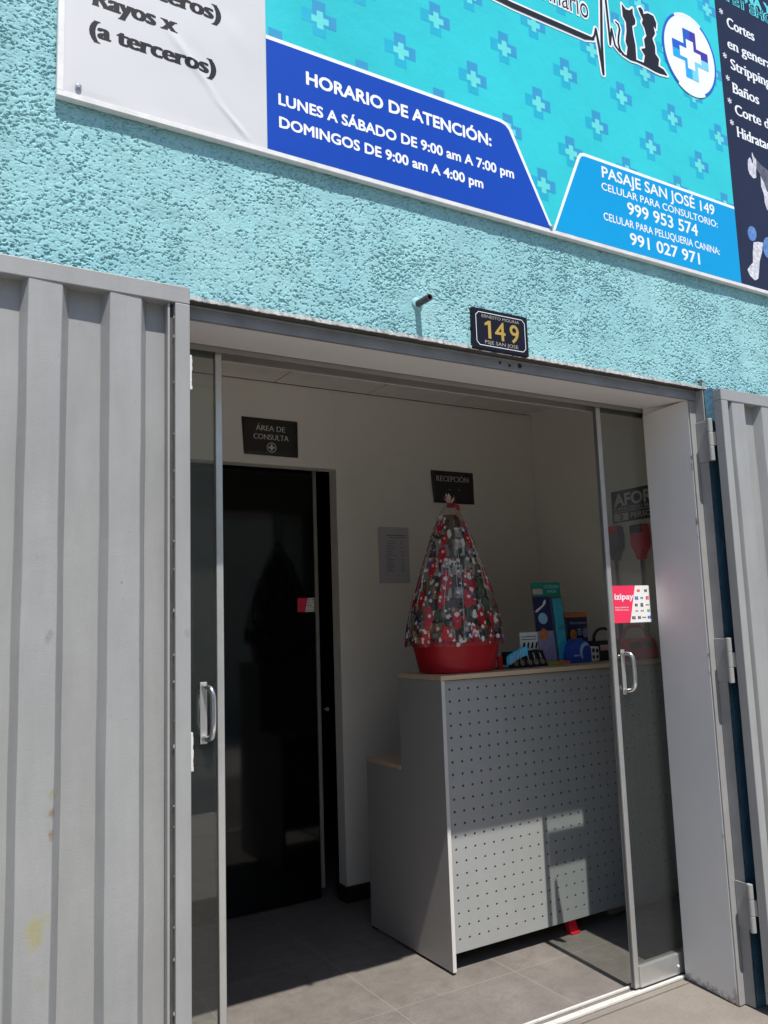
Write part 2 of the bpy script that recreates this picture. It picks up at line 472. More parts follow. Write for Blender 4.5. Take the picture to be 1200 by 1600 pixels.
class MB:
    def __init__(s):
        s.v, s.f = [], []

    def add(s, v, f):
        o = len(s.v)
        s.v += [tuple(p) for p in v]
        s.f += [tuple(i + o for i in q) for q in f]
        return s

    def box(s, x0, x1, y0, y1, z0, z1):
        v = [(x, y, z) for z in (z0, z1) for y in (y0, y1) for x in (x0, x1)]
        return s.add(v, [(0, 2, 3, 1), (4, 5, 7, 6), (0, 1, 5, 4), (2, 6, 7, 3), (0, 4, 6, 2), (1, 3, 7, 5)])

    def prism(s, pts, d):
        """pts: 3-D outline, d: thickness vector"""
        n = len(pts)
        d = Vector(d)
        a = [Vector(p) for p in pts]
        v = a + [p + d for p in a]
        f = [tuple(range(n)), tuple(range(2 * n - 1, n - 1, -1))]
        f += [(i, n + i, n + (i + 1) % n, (i + 1) % n) for i in range(n)]
        return s.add(v, f)

    def tube(s, path, r, seg=10, cap=True):
        P = [Vector(p) for p in path]
        rings = []
        up = None
        for i, p in enumerate(P):
            t = (P[min(i + 1, len(P) - 1)] - P[max(i - 1, 0)]).normalized()
            if up is None:
                up = Vector((0, 0, 1)) if abs(t.z) < 0.9 else Vector((1, 0, 0))
            a = t.cross(up).normalized()
            b = a.cross(t).normalized()
            up = b
            rr = r[i] if isinstance(r, (list, tuple)) else r
            rings.append([p + a * math.cos(2 * math.pi * k / seg) * rr + b * math.sin(2 * math.pi * k / seg) * rr for k in range(seg)])
        v = [q for ring in rings for q in ring]
        f = []
        for i in range(len(P) - 1):
            for k in range(seg):
                k2 = (k + 1) % seg
                f.append((i * seg + k, i * seg + k2, (i + 1) * seg + k2, (i + 1) * seg + k))
        if cap:
            f += [tuple(range(seg - 1, -1, -1)), tuple((len(P) - 1) * seg + k for k in range(seg))]
        return s.add(v, f)

    def build(s, name, material, parent=None, bevel=0.0, smooth=False, seg=2):
        me = bpy.data.meshes.new(name)
        me.from_pydata([tuple(p) for p in s.v], [], s.f)
        me.update()
        me.materials.append(material)
        o = bpy.data.objects.new(name, me)
        COL.objects.link(o)
        if smooth:
            me.polygons.foreach_set('use_smooth', [True] * len(me.polygons))
        if parent:
            o.parent = parent
            o.matrix_parent_inverse = world_of(parent).inverted()
        if bevel:
            b = o.modifiers.new('edge', 'BEVEL')
            b.width = bevel
            b.segments = seg
            b.limit_method = 'ANGLE'
        return o


def tag(o, label, cat, group=None):
    o['label'] = label
    o['category'] = cat
    if group:
        o['group'] = group
    return o


def thing(name, loc, label, cat, group=None):
    o = bpy.data.objects.new(name, None)
    o.empty_display_size = 0.1
    COL.objects.link(o)
    o.location = loc
    return tag(o, label, cat, group)


def structure(o):
    o['kind'] = 'structure'
    return o


class Sheet:
    """a flat face in the scene: point O, right U, up V, out N"""
    def __init__(s, O, U, V, Nn):
        s.O, s.U, s.V, s.N = Vector(O), Vector(U), Vector(V), Vector(Nn)

    def p(s, a, b, off=0.0):
        return s.O + s.U * a + s.V * b + s.N * off

    def poly(s, mb, pts, off, th=0.0):
        if th:
            return mb.prism([s.p(a, b, off) for a, b in pts], s.N * th)
        return mb.add([s.p(a, b, off) for a, b in pts], [tuple(range(len(pts)))])


FRONT = lambda Y: Sheet((0, Y, 0), (1, 0, 0), (0, 0, 1), (0, -1, 0))   # vertical face that looks at the street
SIDE = lambda X: Sheet((X, 0, 0), (0, -1, 0), (0, 0, 1), (-1, 0, 0))   # vertical face on the right-hand wall

_glyphs = {}


def glyphs(s, bold=0.0):
    key = (s, bold)
    if key not in _glyphs:
        cu = bpy.data.curves.new('lettering', 'FONT')
        cu.body = s
        cu.size = 1
        cu.offset = bold
        cu.resolution_u = 3
        cu.dimensions = '2D'
        cu.fill_mode = 'FRONT'
        ob = bpy.data.objects.new('lettering', cu)
        COL.objects.link(ob)
        dg = bpy.context.evaluated_depsgraph_get()
        me = bpy.data.meshes.new_from_object(ob.evaluated_get(dg))
        v = [(q.co.x, q.co.y) for q in me.vertices]
        f = [tuple(q.vertices) for q in me.polygons]
        bpy.data.objects.remove(ob)
        bpy.data.meshes.remove(me)
        bpy.data.curves.remove(cu)
        _glyphs[key] = (v, f)
    return _glyphs[key]


CAP = max(y for x, y in glyphs('H')[0])
XH = max(y for x, y in glyphs('x')[0])
ASC = max(y for x, y in glyphs('l')[0])
DESC = min(y for x, y in glyphs('p')[0])


def serif_feet(s, length, thick, bold=0.0):
    """short slabs across the free ends of the stems, found as short level edges on the outline"""
    v, f = glyphs(s, bold)
    seen = {}
    for q in f:
        for a, b in zip(q, q[1:] + q[:1]):
            e = (min(a, b), max(a, b))
            seen[e] = seen.get(e, 0) + 1
    out = []
    for (a, b), n in seen.items():
        (xa, ya), (xb, yb) = v[a], v[b]
        if n == 1 and abs(ya - yb) < 0.004 and 0.03 < abs(xa - xb) < 0.24:
            for lv in (0.0, XH, CAP, ASC, DESC):
                if abs(ya - lv) < 0.02 + bold:
                    x0, x1 = min(xa, xb) - length, max(xa, xb) + length
                    d = thick if lv in (0.0, DESC) else -thick
                    out.append([(x0, ya), (x1, ya), (x1, ya + d), (x0, ya + d)])
                    break
    return out


def write(sheet, s, x0, x1, base, cap, off, material, parent, bold=0.0, fat=0.0, name='lettering', mb=None, lift=None, serif=None, heavy=0.0):
    """one line of lettering fitted between x0 and x1; fat thickens only the upright strokes"""
    v, f = glyphs(s, bold)
    a0 = min(p[0] for p in v)
    a1 = max(p[0] for p in v)
    k = cap / CAP
    own = mb is None
    mb = mb or MB()
    shifts = [(0.0, 0.0)] if not fat else [(fat * t, 0.0) for t in (-1, -0.6, -0.2, 0.2, 0.6, 1)]
    if heavy:
        shifts = [(heavy * math.cos(math.pi * t / 4), heavy * math.sin(math.pi * t / 4)) for t in range(8)]
        fat = heavy
    for j, (sh, sv) in enumerate(shifts):
        P_ = [(x0 + fat + (p[0] - a0) / (a1 - a0) * (x1 - x0 - 2 * fat) + sh, base + p[1] * k + sv) for p in v]
        up = [float(lift(np.array(a), np.array(b))) if lift else 0.0 for a, b in P_]
        mb.add([sheet.p(a, b, off + u + 0.00003 * j) for (a, b), u in zip(P_, up)], f)
    if serif:
        for i, q in enumerate(serif_feet(s, serif[0], serif[1], bold)):
            P_ = [(x0 + fat + (p[0] - a0) / (a1 - a0) * (x1 - x0 - 2 * fat), base + p[1] * k) for p in q]
            up = [float(lift(np.array(a), np.array(b))) if lift else 0.0 for a, b in P_]
            mb.add([sheet.p(a, b, off + u + 0.0002 + 0.00001 * (i % 5)) for (a, b), u in zip(P_, up)], [(0, 1, 2, 3)])
    if own:
        return mb.build(name, material, parent)
    return mb


def px_write(sheet, Y, s, lb, rb, lt, off, material, parent, **kw):
    a, b, c = on_y(*lb, Y), on_y(*rb, Y), on_y(*lt, Y)
    return write(sheet, s, a.x, b.x, (a.z + b.z) / 2, abs(c.z - a.z), off, material, parent, **kw)


def offset_poly(pts, d):
    """push a closed outline outwards by d (outline given anticlockwise or clockwise)"""
    n = len(pts)
    area = sum(pts[i][0] * pts[(i + 1) % n][1] - pts[(i + 1) % n][0] * pts[i][1] for i in range(n))
    sg = 1 if area > 0 else -1
    out = []
    for i in range(n):
        p0, p1, p2 = Vector(pts[i - 1]), Vector(pts[i]), Vector(pts[(i + 1) % n])
        e1, e2 = (p1 - p0).normalized(), (p2 - p1).normalized()
        n1, n2 = Vector((e1.y, -e1.x)) * sg, Vector((e2.y, -e2.x)) * sg
        b = n1 + n2
        if b.length < 0.3:
            b = n1
        b = b / max(0.5, b.length_squared / 2 if b.length_squared else 1) if False else b.normalized() * min(2.0, 1 / max(0.35, b.length / 2))
        out.append(tuple(p1 + b * d))
    return out


def stroke(pts, w):
    """outline of a polyline of width w (w may be a list)"""
    P = [Vector(p) for p in pts]
    L, R = [], []
    for i, p in enumerate(P):
        t = (P[min(i + 1, len(P) - 1)] - P[max(i - 1, 0)]).normalized()
        n = Vector((-t.y, t.x))
        ww = (w[i] if isinstance(w, (list, tuple)) else w) / 2
        L.append(tuple(p + n * ww))
        R.append(tuple(p - n * ww))
    return L + R[::-1]


def pen(sheet, mb, pts, w, off):
    """a pen line: one small quad per stretch and a round dot at each bend"""
    k = 0
    for i in range(len(pts)):
        wi = w[i] if isinstance(w, (list, tuple)) else w
        sheet.poly(mb, disc(pts[i][0], pts[i][1], wi / 2, wi / 2, 12), off + 0.00002 * k)
        k += 1
        if i + 1 < len(pts):
            wj = w[i + 1] if isinstance(w, (list, tuple)) else w
            a, b = Vector(pts[i]), Vector(pts[i + 1])
            t = (b - a).normalized()
            n = Vector((-t.y, t.x))
            sheet.poly(mb, [tuple(a + n * wi / 2), tuple(b + n * wj / 2), tuple(b - n * wj / 2), tuple(a - n * wi / 2)], off + 0.00002 * k)
            k += 1


def disc(cx, cz, rx, rz, n=40):
    return [(cx + rx * math.cos(2 * math.pi * k / n), cz + rz * math.sin(2 * math.pi * k / n)) for k in range(n)]


def vnoise(x, y, seed):
    rng = np.random.RandomState(seed)
    tab = rng.rand(256, 256)
    xi = np.floor(x).astype(int)
    yi = np.floor(y).astype(int)
    fx, fy = x - xi, y - yi
    fx = fx * fx * (3 - 2 * fx)
    fy = fy * fy * (3 - 2 * fy)
    g = lambda i, j: tab[i % 256, j % 256]
    return (g(xi, yi) * (1 - fx) + g(xi + 1, yi) * fx) * (1 - fy) + (g(xi, yi + 1) * (1 - fx) + g(xi + 1, yi + 1) * fx) * fy


def sstep(a, b, x):
    t = np.clip((x - a) / (b - a), 0, 1)
    return t * t * (3 - 2 * t)


def grid_mesh(name, patches, height, material, parent, Y, smooth=True):
    """sheets in the plane y=Y, each (x0,x1,z0,z1,step), pushed out by height(x,z)"""
    V, Fc, o = [], [], 0
    for x0, x1, z0, z1, st in patches:
        nx, nz = max(2, int((x1 - x0) / st) + 1), max(2, int((z1 - z0) / st) + 1)
        xs, zs = np.meshgrid(np.linspace(x0, x1, nx), np.linspace(z0, z1, nz), indexing='ij')
        V.append(np.stack([xs, Y - height(xs, zs), zs], -1).reshape(-1, 3))
        i, j = np.meshgrid(np.arange(nx - 1), np.arange(nz - 1), indexing='ij')
        a = (i * nz + j).ravel() + o
        Fc.append(np.stack([a, a + nz, a + nz + 1, a + 1], -1))
        o += nx * nz
    V = np.concatenate(V)
    Fc = np.concatenate(Fc)
    me = bpy.data.meshes.new(name)
    me.vertices.add(len(V))
    me.vertices.foreach_set('co', V.ravel())
    me.loops.add(len(Fc) * 4)
    me.loops.foreach_set('vertex_index', Fc.ravel())
    me.polygons.add(len(Fc))
    me.polygons.foreach_set('loop_start', np.arange(len(Fc)) * 4)
    me.polygons.foreach_set('use_smooth', np.full(len(Fc), smooth))
    me.update(calc_edges=True)
    me.validate()
    me.materials.append(material)
    ob = bpy.data.objects.new(name, me)
    COL.objects.link(ob)
    ob.parent = parent
    ob.matrix_parent_inverse = world_of(parent).inverted()
    return ob


# ------------------------------------------------------------------ levels taken from the place
WALL = 2.17          # street face of the facade
OX0, OX1 = 0.675, 2.885   # clear opening in the facade
OTOP = 2.417
DOOR = 2.52          # plane of the sliding doors
BACK = 4.15          # back wall of the reception
RIGHT = 3.69         # right-hand wall of the reception
LEFT = -0.6
CEIL = 2.845
SIGN = 2.147

# ------------------------------------------------------------------ ground
structure(MB().box(-40, 40, -40, 60, -0.40, -0.15).build('street', M['asphalt']))
structure(MB().box(-12, 12, 0.35, 2.492, -0.149, -0.004).build('pavement', M['concrete'], bevel=0.012))
structure(MB().box(LEFT, RIGHT, 2.494, 6.2, -0.149, 0.0).build('floor', M['floor']))

# ------------------------------------------------------------------ the building
bld = thing('storefront_building', (1.8, 2.5, 0), 'turquoise stucco shop building with a wide doorway under the clinic sign', 'building')


def stucco_height(x, z):
    wx = x + 0.008 * (vnoise(x * 80, z * 80, 11) - 0.5) + 0.005 * (vnoise(x * 140, z * 140, 12) - 0.5)
    wz = z + 0.007 * (vnoise(x * 80 + 50, z * 80, 13) - 0.5) + 0.005 * (vnoise(x * 140, z * 140 + 9, 14) - 0.5)
    n1 = vnoise(wx * 122 + 11, wz * 205 + 3, 1)
    n2 = vnoise(wx * 220, wz * 330, 2)
    n3 = vnoise(wx * 360, wz * 440, 3)
    lo = vnoise(x * 3.5 + 4, z * 5, 4)
    lo2 = vnoise(x * 15 + 4, z * 19, 5)
    n = 0.40 * n1 + 0.36 * n2 + 0.24 * n3
    th = 0.425 + 0.16 * (lo - 0.5) + 0.14 * (lo2 - 0.5)
    smooth_spot = np.exp(-(((x - 1.47) / 0.11) ** 2 + ((z - 2.53) / 0.07) ** 2))
    drop = sstep(th + 0.015, th - 0.035, n)
    deep = sstep(th - 0.05, th - 0.13, n)
    return (0.0010 * (n1 - 0.5) + 0.0008 * (n3 - 0.5) - 0.0009 * drop - 0.0027 * deep) * (1 - 0.85 * smooth_spot) + 0.003 * (lo2 - 0.5)


grid_mesh('facade_wall', [(0.05, 3.75, OTOP + 0.004, 2.95, 0.00155), (0.05, 0.40, 2.95, 3.22, 0.00155), (0.40, 3.75, 2.95, 3.22, 0.01), (-1.6, 0.05, 0, 3.22, 0.012), (0.05, OX0 - 0.002, 0, OTOP + 0.004, 0.012),
                          (3.75, 6.0, 0, 3.22, 0.012), (-1.6, 6.0, 3.22, 5.2, 0.014)],
          stucco_height, M['stucco'], bld, WALL)
grid_mesh('pier_face', [(OX1 + 0.004, 3.75, 0, OTOP + 0.004, 0.006)], lambda x, z: 0.5 * stucco_height(x, z), M['shaded_blue'], bld, WALL)
# masonry behind the stucco
mb = MB()
mb.box(-1.6, 6.0, 2.19, 2.50, OTOP + 0.006, 5.2)
mb.box(-1.6, OX0 - 0.004, 2.19, 2.50, -0.1, OTOP + 0.004)
mb.box(OX1 + 0.006, 6.0, 2.19, 2.50, -0.1, OTOP + 0.004)
mb.build('masonry', M['plaster'], bld)
# ragged pale plaster edge over the lintel
mb = MB()
n = 260
rim = [OX0 - 0.02 + (OX1 - OX0 + 0.04) * i / n for i in range(n + 1)]
top = [(x, WALL - 0.004 - 0.002 * random.random(), OTOP + 0.003 + 0.006 * random.random() * (0.4 + vnoise(np.array([x * 9.0]), np.array([0.5]), 9)[0])) for x in rim]
bot = [(x, WALL - 0.002, OTOP - 0.003 - 0.003 * random.random()) for x in rim]
bk = [(x, 2.19, OTOP - 0.001) for x in rim]
v = top + bot + bk
f = []
for i in range(n):
    f += [(i, i + 1, n + 1 + i + 1, n + 1 + i), (n + 1 + i, n + 2 + i, 2 * n + 3 + i, 2 * n + 2 + i)]
mb.add(v, f)
mb.build('plaster_rim', M['rim'], bld)
# plastered soffit and jambs of the doorway
mb = MB()
mb.prism([(OX0, 2.224, 2.375), (OX0, 2.50, 2.408), (OX0, 2.50, OTOP + 0.004), (OX0, 2.224, OTOP + 0.004)], (OX1 - OX0, 0, 0))
mb.build('soffit', M['plaster'], bld)
mb = MB()
mb.prism([(2.846, 2.224, 0), (2.888, 2.50, 0), (OX1 + 0.003, 2.50, 0), (OX1 + 0.003, 2.224, 0)], (0, 0, 2.376))
mb.build('jamb', M['jamb'], bld)
mb = MB()
mb.prism([(0.715, 2.224, 0), (OX0 - 0.003, 2.224, 0), (OX0 - 0.003, 2.50, 0), (0.68, 2.50, 0)], (0, 0, 2.376))
mb.build('jamb', M['jamb'], bld)
# reception room
DX1 = 2.195
DTOP = 2.375
mb = MB()
mb.box(DX1, RIGHT, BACK, BACK + 0.09, 0.0, CEIL)
mb.box(LEFT, DX1, BACK, BACK + 0.09, DTOP, CEIL)
mb.build('back_wall', M['inner'], bld, bevel=0.003)
MB().box(RIGHT, RIGHT + 0.12, 2.50, 6.2, 0.0, CEIL + 0.1).build('right_wall', M['inner'], bld)
MB().box(LEFT - 0.12, LEFT, 2.50, 6.2, 0.0, CEIL + 0.1).build('left_wall', M['inner'], bld)
mb = MB()
mb.box(LEFT, RIGHT, 6.2, 6.3, 0.0, CEIL + 0.1)
mb.box(LEFT, 2.0, 4.9, 4.95, 0.0, CEIL)
mb.build('rear_wall', M['void'], bld)
mb = MB()
for i in range(9):
    for j in range(4):
        x0 = 1.817 - 0.6 * 4 + 0.6 * i
        y0 = BACK - 0.6 - 0.6 * j
        xa, xb = max(LEFT, x0 + 0.0035), min(RIGHT, x0 + 0.5965)
        ya, yb = max(2.50, y0 + 0.0035), y0 + (0.5965 if j else 0.592)
        if xb > xa and yb > ya:
            mb.box(xa, xb, ya, yb, CEIL, CEIL + 0.012)
mb.build('ceiling', M['ceiling'], bld)
MB().box(LEFT, RIGHT, 2.50, 6.2, CEIL + 0.014, CEIL + 0.1).build('ceiling_backing', M['seam'], bld)
mb = MB()
mb.box(DX1 - 0.006, RIGHT - 0.01, BACK - 0.012, BACK - 0.001, 0.002, 0.085)
mb.box(DX1 - 0.012, DX1 - 0.001, BACK - 0.012, BACK + 0.088, 0.002, 0.085)
mb.box(RIGHT - 0.012, RIGHT - 0.001, 2.62, BACK - 0.013, 0.002, 0.085)
mb.build('skirting', M['skirting'], bld)
# short stub of pipe leaving the stucco
a = on_y(652, 475, WALL)
pp = thing('pipe_stub', (a.x, WALL, a.z), 'short grey pipe stub sticking out of the turquoise wall left of the number plate', 'pipe')
mb = MB()
segs = 18
r1, r2 = 0.0115, 0.0085
for rr, flip in ((r1, 1), (r2, -1)):
    pass
ring = []
for (yy, zz, rr) in ((WALL + 0.02, a.z, r1), (WALL - 0.074, a.z - 0.003, r1), (WALL - 0.074, a.z - 0.003, r2), (WALL + 0.02, a.z, r2)):
    ring.append([(a.x + rr * math.cos(2 * math.pi * k / segs), yy, zz + rr * math.sin(2 * math.pi * k / segs)) for k in range(segs)])
v = [p for r in ring for p in r]
f = [(i * segs + k, i * segs + (k + 1) % segs, (i + 1) * segs + (k + 1) % segs, (i + 1) * segs + k) for i in range(3) for k in range(segs)]
mb.add(v, f).build('pipe', M['dark_frame'], pp)
MB().tube([(a.x, WALL - 0.03, a.z - 0.001), (a.x, WALL - 0.028, a.z - 0.001)], r2).build('bore', M['void'], pp)
mb = MB()
mb.tube([(a.x, WALL - 0.006, a.z), (a.x, WALL + 0.004, a.z)], [0.017, 0.026], 14)
mb.build('mortar_collar', M['stucco'], pp, smooth=True)

# ------------------------------------------------------------------ steel frame of the opening, with hinges
fr = thing('gate_frame', (OX0, 2.22, 0), 'grey steel angle frame lining the doorway, with three hinges on its right upright', 'gate frame')
MB().box(OX0, OX1, 2.176, 2.205, OTOP - 0.005, OTOP + 0.002).build('lintel_flange', M['dark_frame'], fr)
mb = MB()
mb.box(OX0 + 0.001, OX1 - 0.001, 2.206, 2.2235, 2.372, OTOP - 0.001)
mb.box(OX0 + 0.001, OX1 - 0.001, 2.199, 2.206, 2.404, OTOP - 0.006)
mb.build('lintel_bar', M['lintel'], fr, bevel=0.002)
for c, zc, rc_ in ((1.835, 2.394, 0.0055), (1.878, 2.389, 0.0055), (1.925, 2.394, 0.009)):
    MB().tube([(c, 2.2065, zc), (c, 2.2045, zc)], rc_, 12).build('bolt_hole', M['void'], fr)
mb = MB()
mb.box(2.847, OX1, 2.215, 2.2235, 0, 2.372)
mb.box(OX1 - 0.004, OX1 + 0.002, 2.172, 2.2145, 0, OTOP - 0.006)
mb.build('right_upright', M['frame'], fr, bevel=0.0015)
mb = MB()
mb.box(OX0, 0.713, 2.215, 2.2235, 0, 2.372)
mb.box(OX0 - 0.002, OX0 + 0.004, 2.172, 2.2145, 0, OTOP - 0.006)
mb.build('left_upright', M['frame'], fr, bevel=0.0015)
for zc in (2.19, 1.30, 0.37):
    hx, hy = 2.868, 2.142
    h = MB()
    h.box(OX1 - 0.010, OX1 - 0.005, 2.148, 2.214, zc - 0.085, zc + 0.085)
    hinge = h.build('hinge', M['frame'], fr, bevel=0.002)
    b = MB()
    for z0, z1 in ((0.032, 0.088), (-0.027, 0.031), (-0.088, -0.028)):
        b.tube([(hx, hy, zc + z0), (hx, hy, zc + z0 + 0.002), (hx, hy, zc + z1 - 0.002), (hx, hy, zc + z1)], [0.0105, 0.0115, 0.0115, 0.0105], 14)
    b.build('barrel', M['frame'], hinge, smooth=False)
    st = MB().box(hx + 0.004, 2.9, hy - 0.022, hy - 0.006, zc - 0.026, zc + 0.030).build('strap', M['frame'], hinge)


# ------------------------------------------------------------------ folded-back gate leaves
def gate_leaf(x0, x1, y_front, ztop, label, ribs, inner_x):
    """ribs: list of (x, depth) profile points of the folded sheet; depth measured back from the front face"""
    g = thing('metal_gate', ((x0 + x1) / 2, y_front + 0.02, 0.03), label, 'gate', 'gate leaves folded back on the wall')
    zb = 0.035
    rail = 0.048
    st = 0.040
    mb = MB()
    yb = y_front + 0.040
    mb.box(x0, x1, y_front, yb, ztop - rail, ztop)
    mb.box(x0, x1, y_front, yb, zb, zb + 0.04)
    mb.box(x0, x0 + st, y_front + 0.0005, yb, zb + 0.0402, ztop - rail - 0.0002)
    mb.box(x1 - st, x1, y_front + 0.0005, yb, zb + 0.0402, ztop - rail - 0.0002)
    mb.build('frame', M['gate'], g, bevel=0.0025)
    mb = MB()
    zt, z0 = ztop - rail + 0.02, zb + 0.03
    nz = 60
    v, f = [], []
    for k in range(nz + 1):
        z = z0 + (zt - z0) * k / nz
        for (x, d) in ribs:
            v.append((x + 0.0009 * math.sin(z * 5 + x * 40) + 0.0005 * math.sin(z * 17 + x * 90), y_front + d + 0.0009 * math.sin(z * 3.1 + x * 60) + 0.0005 * math.sin(z * 11 + x * 35), z))
    q = len(ribs)
    for k in range(nz):
        for i in range(q - 1):
            f.append((k * q + i, k * q + i + 1, (k + 1) * q + i + 1, (k + 1) * q + i))
    mb.add(v, f)
    mb.build('corrugated_sheet', M['gate'], g)
    return g


RAISED, PAN = 0.003, 0.039
prof = [(-1.25, PAN)]
x = -1.22
pitch = 0.1945
# raised ribs that stand at x = .2665-.3475, .4627-.5412 and so on to the left
starts = [0.2680 - pitch * k for k in range(7, 0, -1)] + [0.2680, 0.4627]
for s in starts:
    prof += [(s - 0.0155, PAN), (s - 0.0147, PAN - 0.001), (s, RAISED + 0.001), (s + 0.002, RAISED), (s + 0.077, RAISED), (s + 0.0785, RAISED + 0.001), (s + 0.0982, PAN - 0.001), (s + 0.0990, PAN)]
prof += [(0.6165, PAN), (0.6185, PAN + 0.001)]
gl = gate_leaf(-1.26, 0.6700, 2.080, 2.409, 'light grey corrugated gate leaf left of the doorway, with a yellow paint smear low down', prof, None)
# seam of blobs between sheet and upright
mb = MB()
mb.box(0.6187, 0.6292, 2.0995, 2.1035, 0.08, 2.36)
mb.build('seam_strip', M['dark_frame'], gl)
mb = MB()
mb.box(0.6120, 0.6175, 2.088, 2.112, 0.077, 2.358)
mb.build('edge_lip', M['gate'], gl)
mb = MB()
z = 0.12
while z < 2.34:
    r = 0.0022 + 0.0016 * random.random()
    l = r * random.uniform(1.5, 4)
    mb.tube([(0.6305, 2.094, z), (0.6305, 2.093, z + l * 0.5), (0.6305, 2.094, z + l)], [r * 0.4, r, r * 0.4], 7)
    z += random.uniform(0.045, 0.14)
mb.build('weld_bead', M['gate'], gl, smooth=True)
for zc in (2.175, 1.19):
    mb = MB()
    for k in range(9):
        zz = zc - 0.042 + 0.0105 * k
        mb.box(0.6702, 0.6755 + 0.002 * random.random(), 2.084, 2.099, zz - 0.0055, zz + 0.0055)
    mb.build('hinge_tab', M['edge'], gl, bevel=0.001)
prof = [(2.9105, PAN)]
s = 2.940
while s < 4.75:
    prof += [(s - 0.0155, PAN), (s - 0.0147, PAN - 0.001), (s, RAISED + 0.001), (s + 0.002, RAISED), (s + 0.077, RAISED), (s + 0.0785, RAISED + 0.001), (s + 0.0982, PAN - 0.001), (s + 0.0990, PAN)]
    s += pitch
prof += [(4.80, PAN)]
gr = gate_leaf(2.871, 4.83, 2.078, 2.392, 'grey corrugated gate leaf right of the doorway, cut off by the picture edge', prof, None)

# ------------------------------------------------------------------ aluminium head and floor track of the doors
hd = thing('door_header', (1.8, 2.53, 2.39), 'dull aluminium header channel along the top of the sliding doors', 'door header')
mb = MB()
mb.box(LEFT, RIGHT - 0.002, 2.506, 2.514, 2.391, 2.47)
mb.box(LEFT, RIGHT - 0.002, 2.575, 2.583, 2.391, 2.47)
mb.box(LEFT, RIGHT - 0.002, 2.514, 2.575, 2.45, 2.47)
mb.build('channel', M['alu_dark'], hd)
MB().box(LEFT, RIGHT - 0.002, 2.5842, 2.60, 2.395, CEIL - 0.002).build('fascia', M['inner'], hd)
tr = thing('door_track', (1.8, 2.51, 0), 'pale metal floor track across the threshold of the doorway', 'door track')
mb = MB()
mb.box(OX0 + 0.02, 2.889, 2.497, 2.507, 0.001, 0.011)
mb.box(OX0 + 0.02, 2.889, 2.507, 2.535, 0.001, 0.004)
mb.box(OX0 + 0.02, 2.889, 2.556, 2.566, 0.001, 0.010)
mb.build('rail', M['alu_white'], tr, bevel=0.0012)
MB().box(OX0 + 0.045, 2.862, 2.462, 2.4915, -0.003, 0.001).build('sill_strip', M['concrete'], tr)


# ------------------------------------------------------------------ sliding glass doors
def handle(door, x, y, z0, z1, bow):
    """D-shaped pull with end plates, bowing sideways and outwards"""
    mb = MB()
    n = 22
    path = []
    for i in range(n + 1):
        t = i / n
        ang = math.pi * t
        e = abs(math.cos(ang)) ** 0.5 * (1 if math.cos(ang) > 0 else -1)
        o = math.sin(ang) ** 0.42
        path.append((x + bow * o * 0.55, y - 0.002 - 0.045 * o, (z0 + z1) / 2 + (z1 - z0) / 2 * e))
    mb.tube(path, 0.0088, 12)
    h = mb.build('handle', M['chrome'], door, smooth=True)
    mb = MB()
    mb.box(x - 0.011, x + 0.011, y - 0.004, y, z0 - 0.016, z1 + 0.016)
    mb.build('backplate', M['alu'], h, bevel=0.0018)
    mb = MB()
    mb.tube(([(x, y + 0.0125, z0 + 0.012), (x, y + 0.035, z0 + 0.015), (x, y + 0.045, z0 + 0.04), (x, y + 0.045, z1 - 0.04), (x, y + 0.035, z1 - 0.015), (x, y + 0.0125, z1 - 0.012)]), 0.0085, 10)
    mb.build('inner_pull', M['chrome'], h, smooth=True)


dl = thing('sliding_door', (0.5, 2.53, 0), 'glass sliding door pushed behind the left gate leaf, with a steel pull handle', 'sliding door', 'sliding glass doors of the entrance')
MB().box(0.8965, 0.9185, 2.522, 2.546, 0.013, 2.44).build('stile', M['alu'], dl, bevel=0.002)
MB().box(0.9187, 0.9205, 2.527, 2.541, 0.013, 2.44).build('brush_seal', M['grey_pl'], dl)
MB().box(0.05, 0.8963, 2.530, 2.538, 0.10, 2.42).build('glass', M['glass'], dl)
MB().box(0.05, 0.8963, 2.516, 2.552, 0.013, 0.099).build('bottom_rail', M['alu'], dl, bevel=0.002)
handle(dl, 0.853, 2.5295, 1.16, 1.315, 0.03)

dr = thing('sliding_door', (2.9, 2.53, 0), 'glass sliding door at the right jamb carrying a pink and white payment sticker', 'sliding door', 'sliding glass doors of the entrance')
MB().box(2.6215, 2.6455, 2.522, 2.546, 0.013, 2.44).build('stile', M['alu'], dr, bevel=0.002)
MB().box(2.6190, 2.6213, 2.527, 2.541, 0.013, 2.44).build('brush_seal', M['grey_pl'], dr)
MB().box(2.6457, 3.45, 2.530, 2.538, 0.094, 2.42).build('glass', M['glass'], dr)
MB().box(2.6457, 3.45, 2.516, 2.552, 0.013, 0.092).build('bottom_rail', M['alu'], dr, bevel=0.002)
handle(dr, 2.684, 2.5295, 1.175, 1.33, 0.03)
mb = MB()
mb.tube([(2.868, 2.516, 0.045), (2.868, 2.513, 0.045)], 0.005, 10)
mb.build('screw', M['ink_white'], dr)


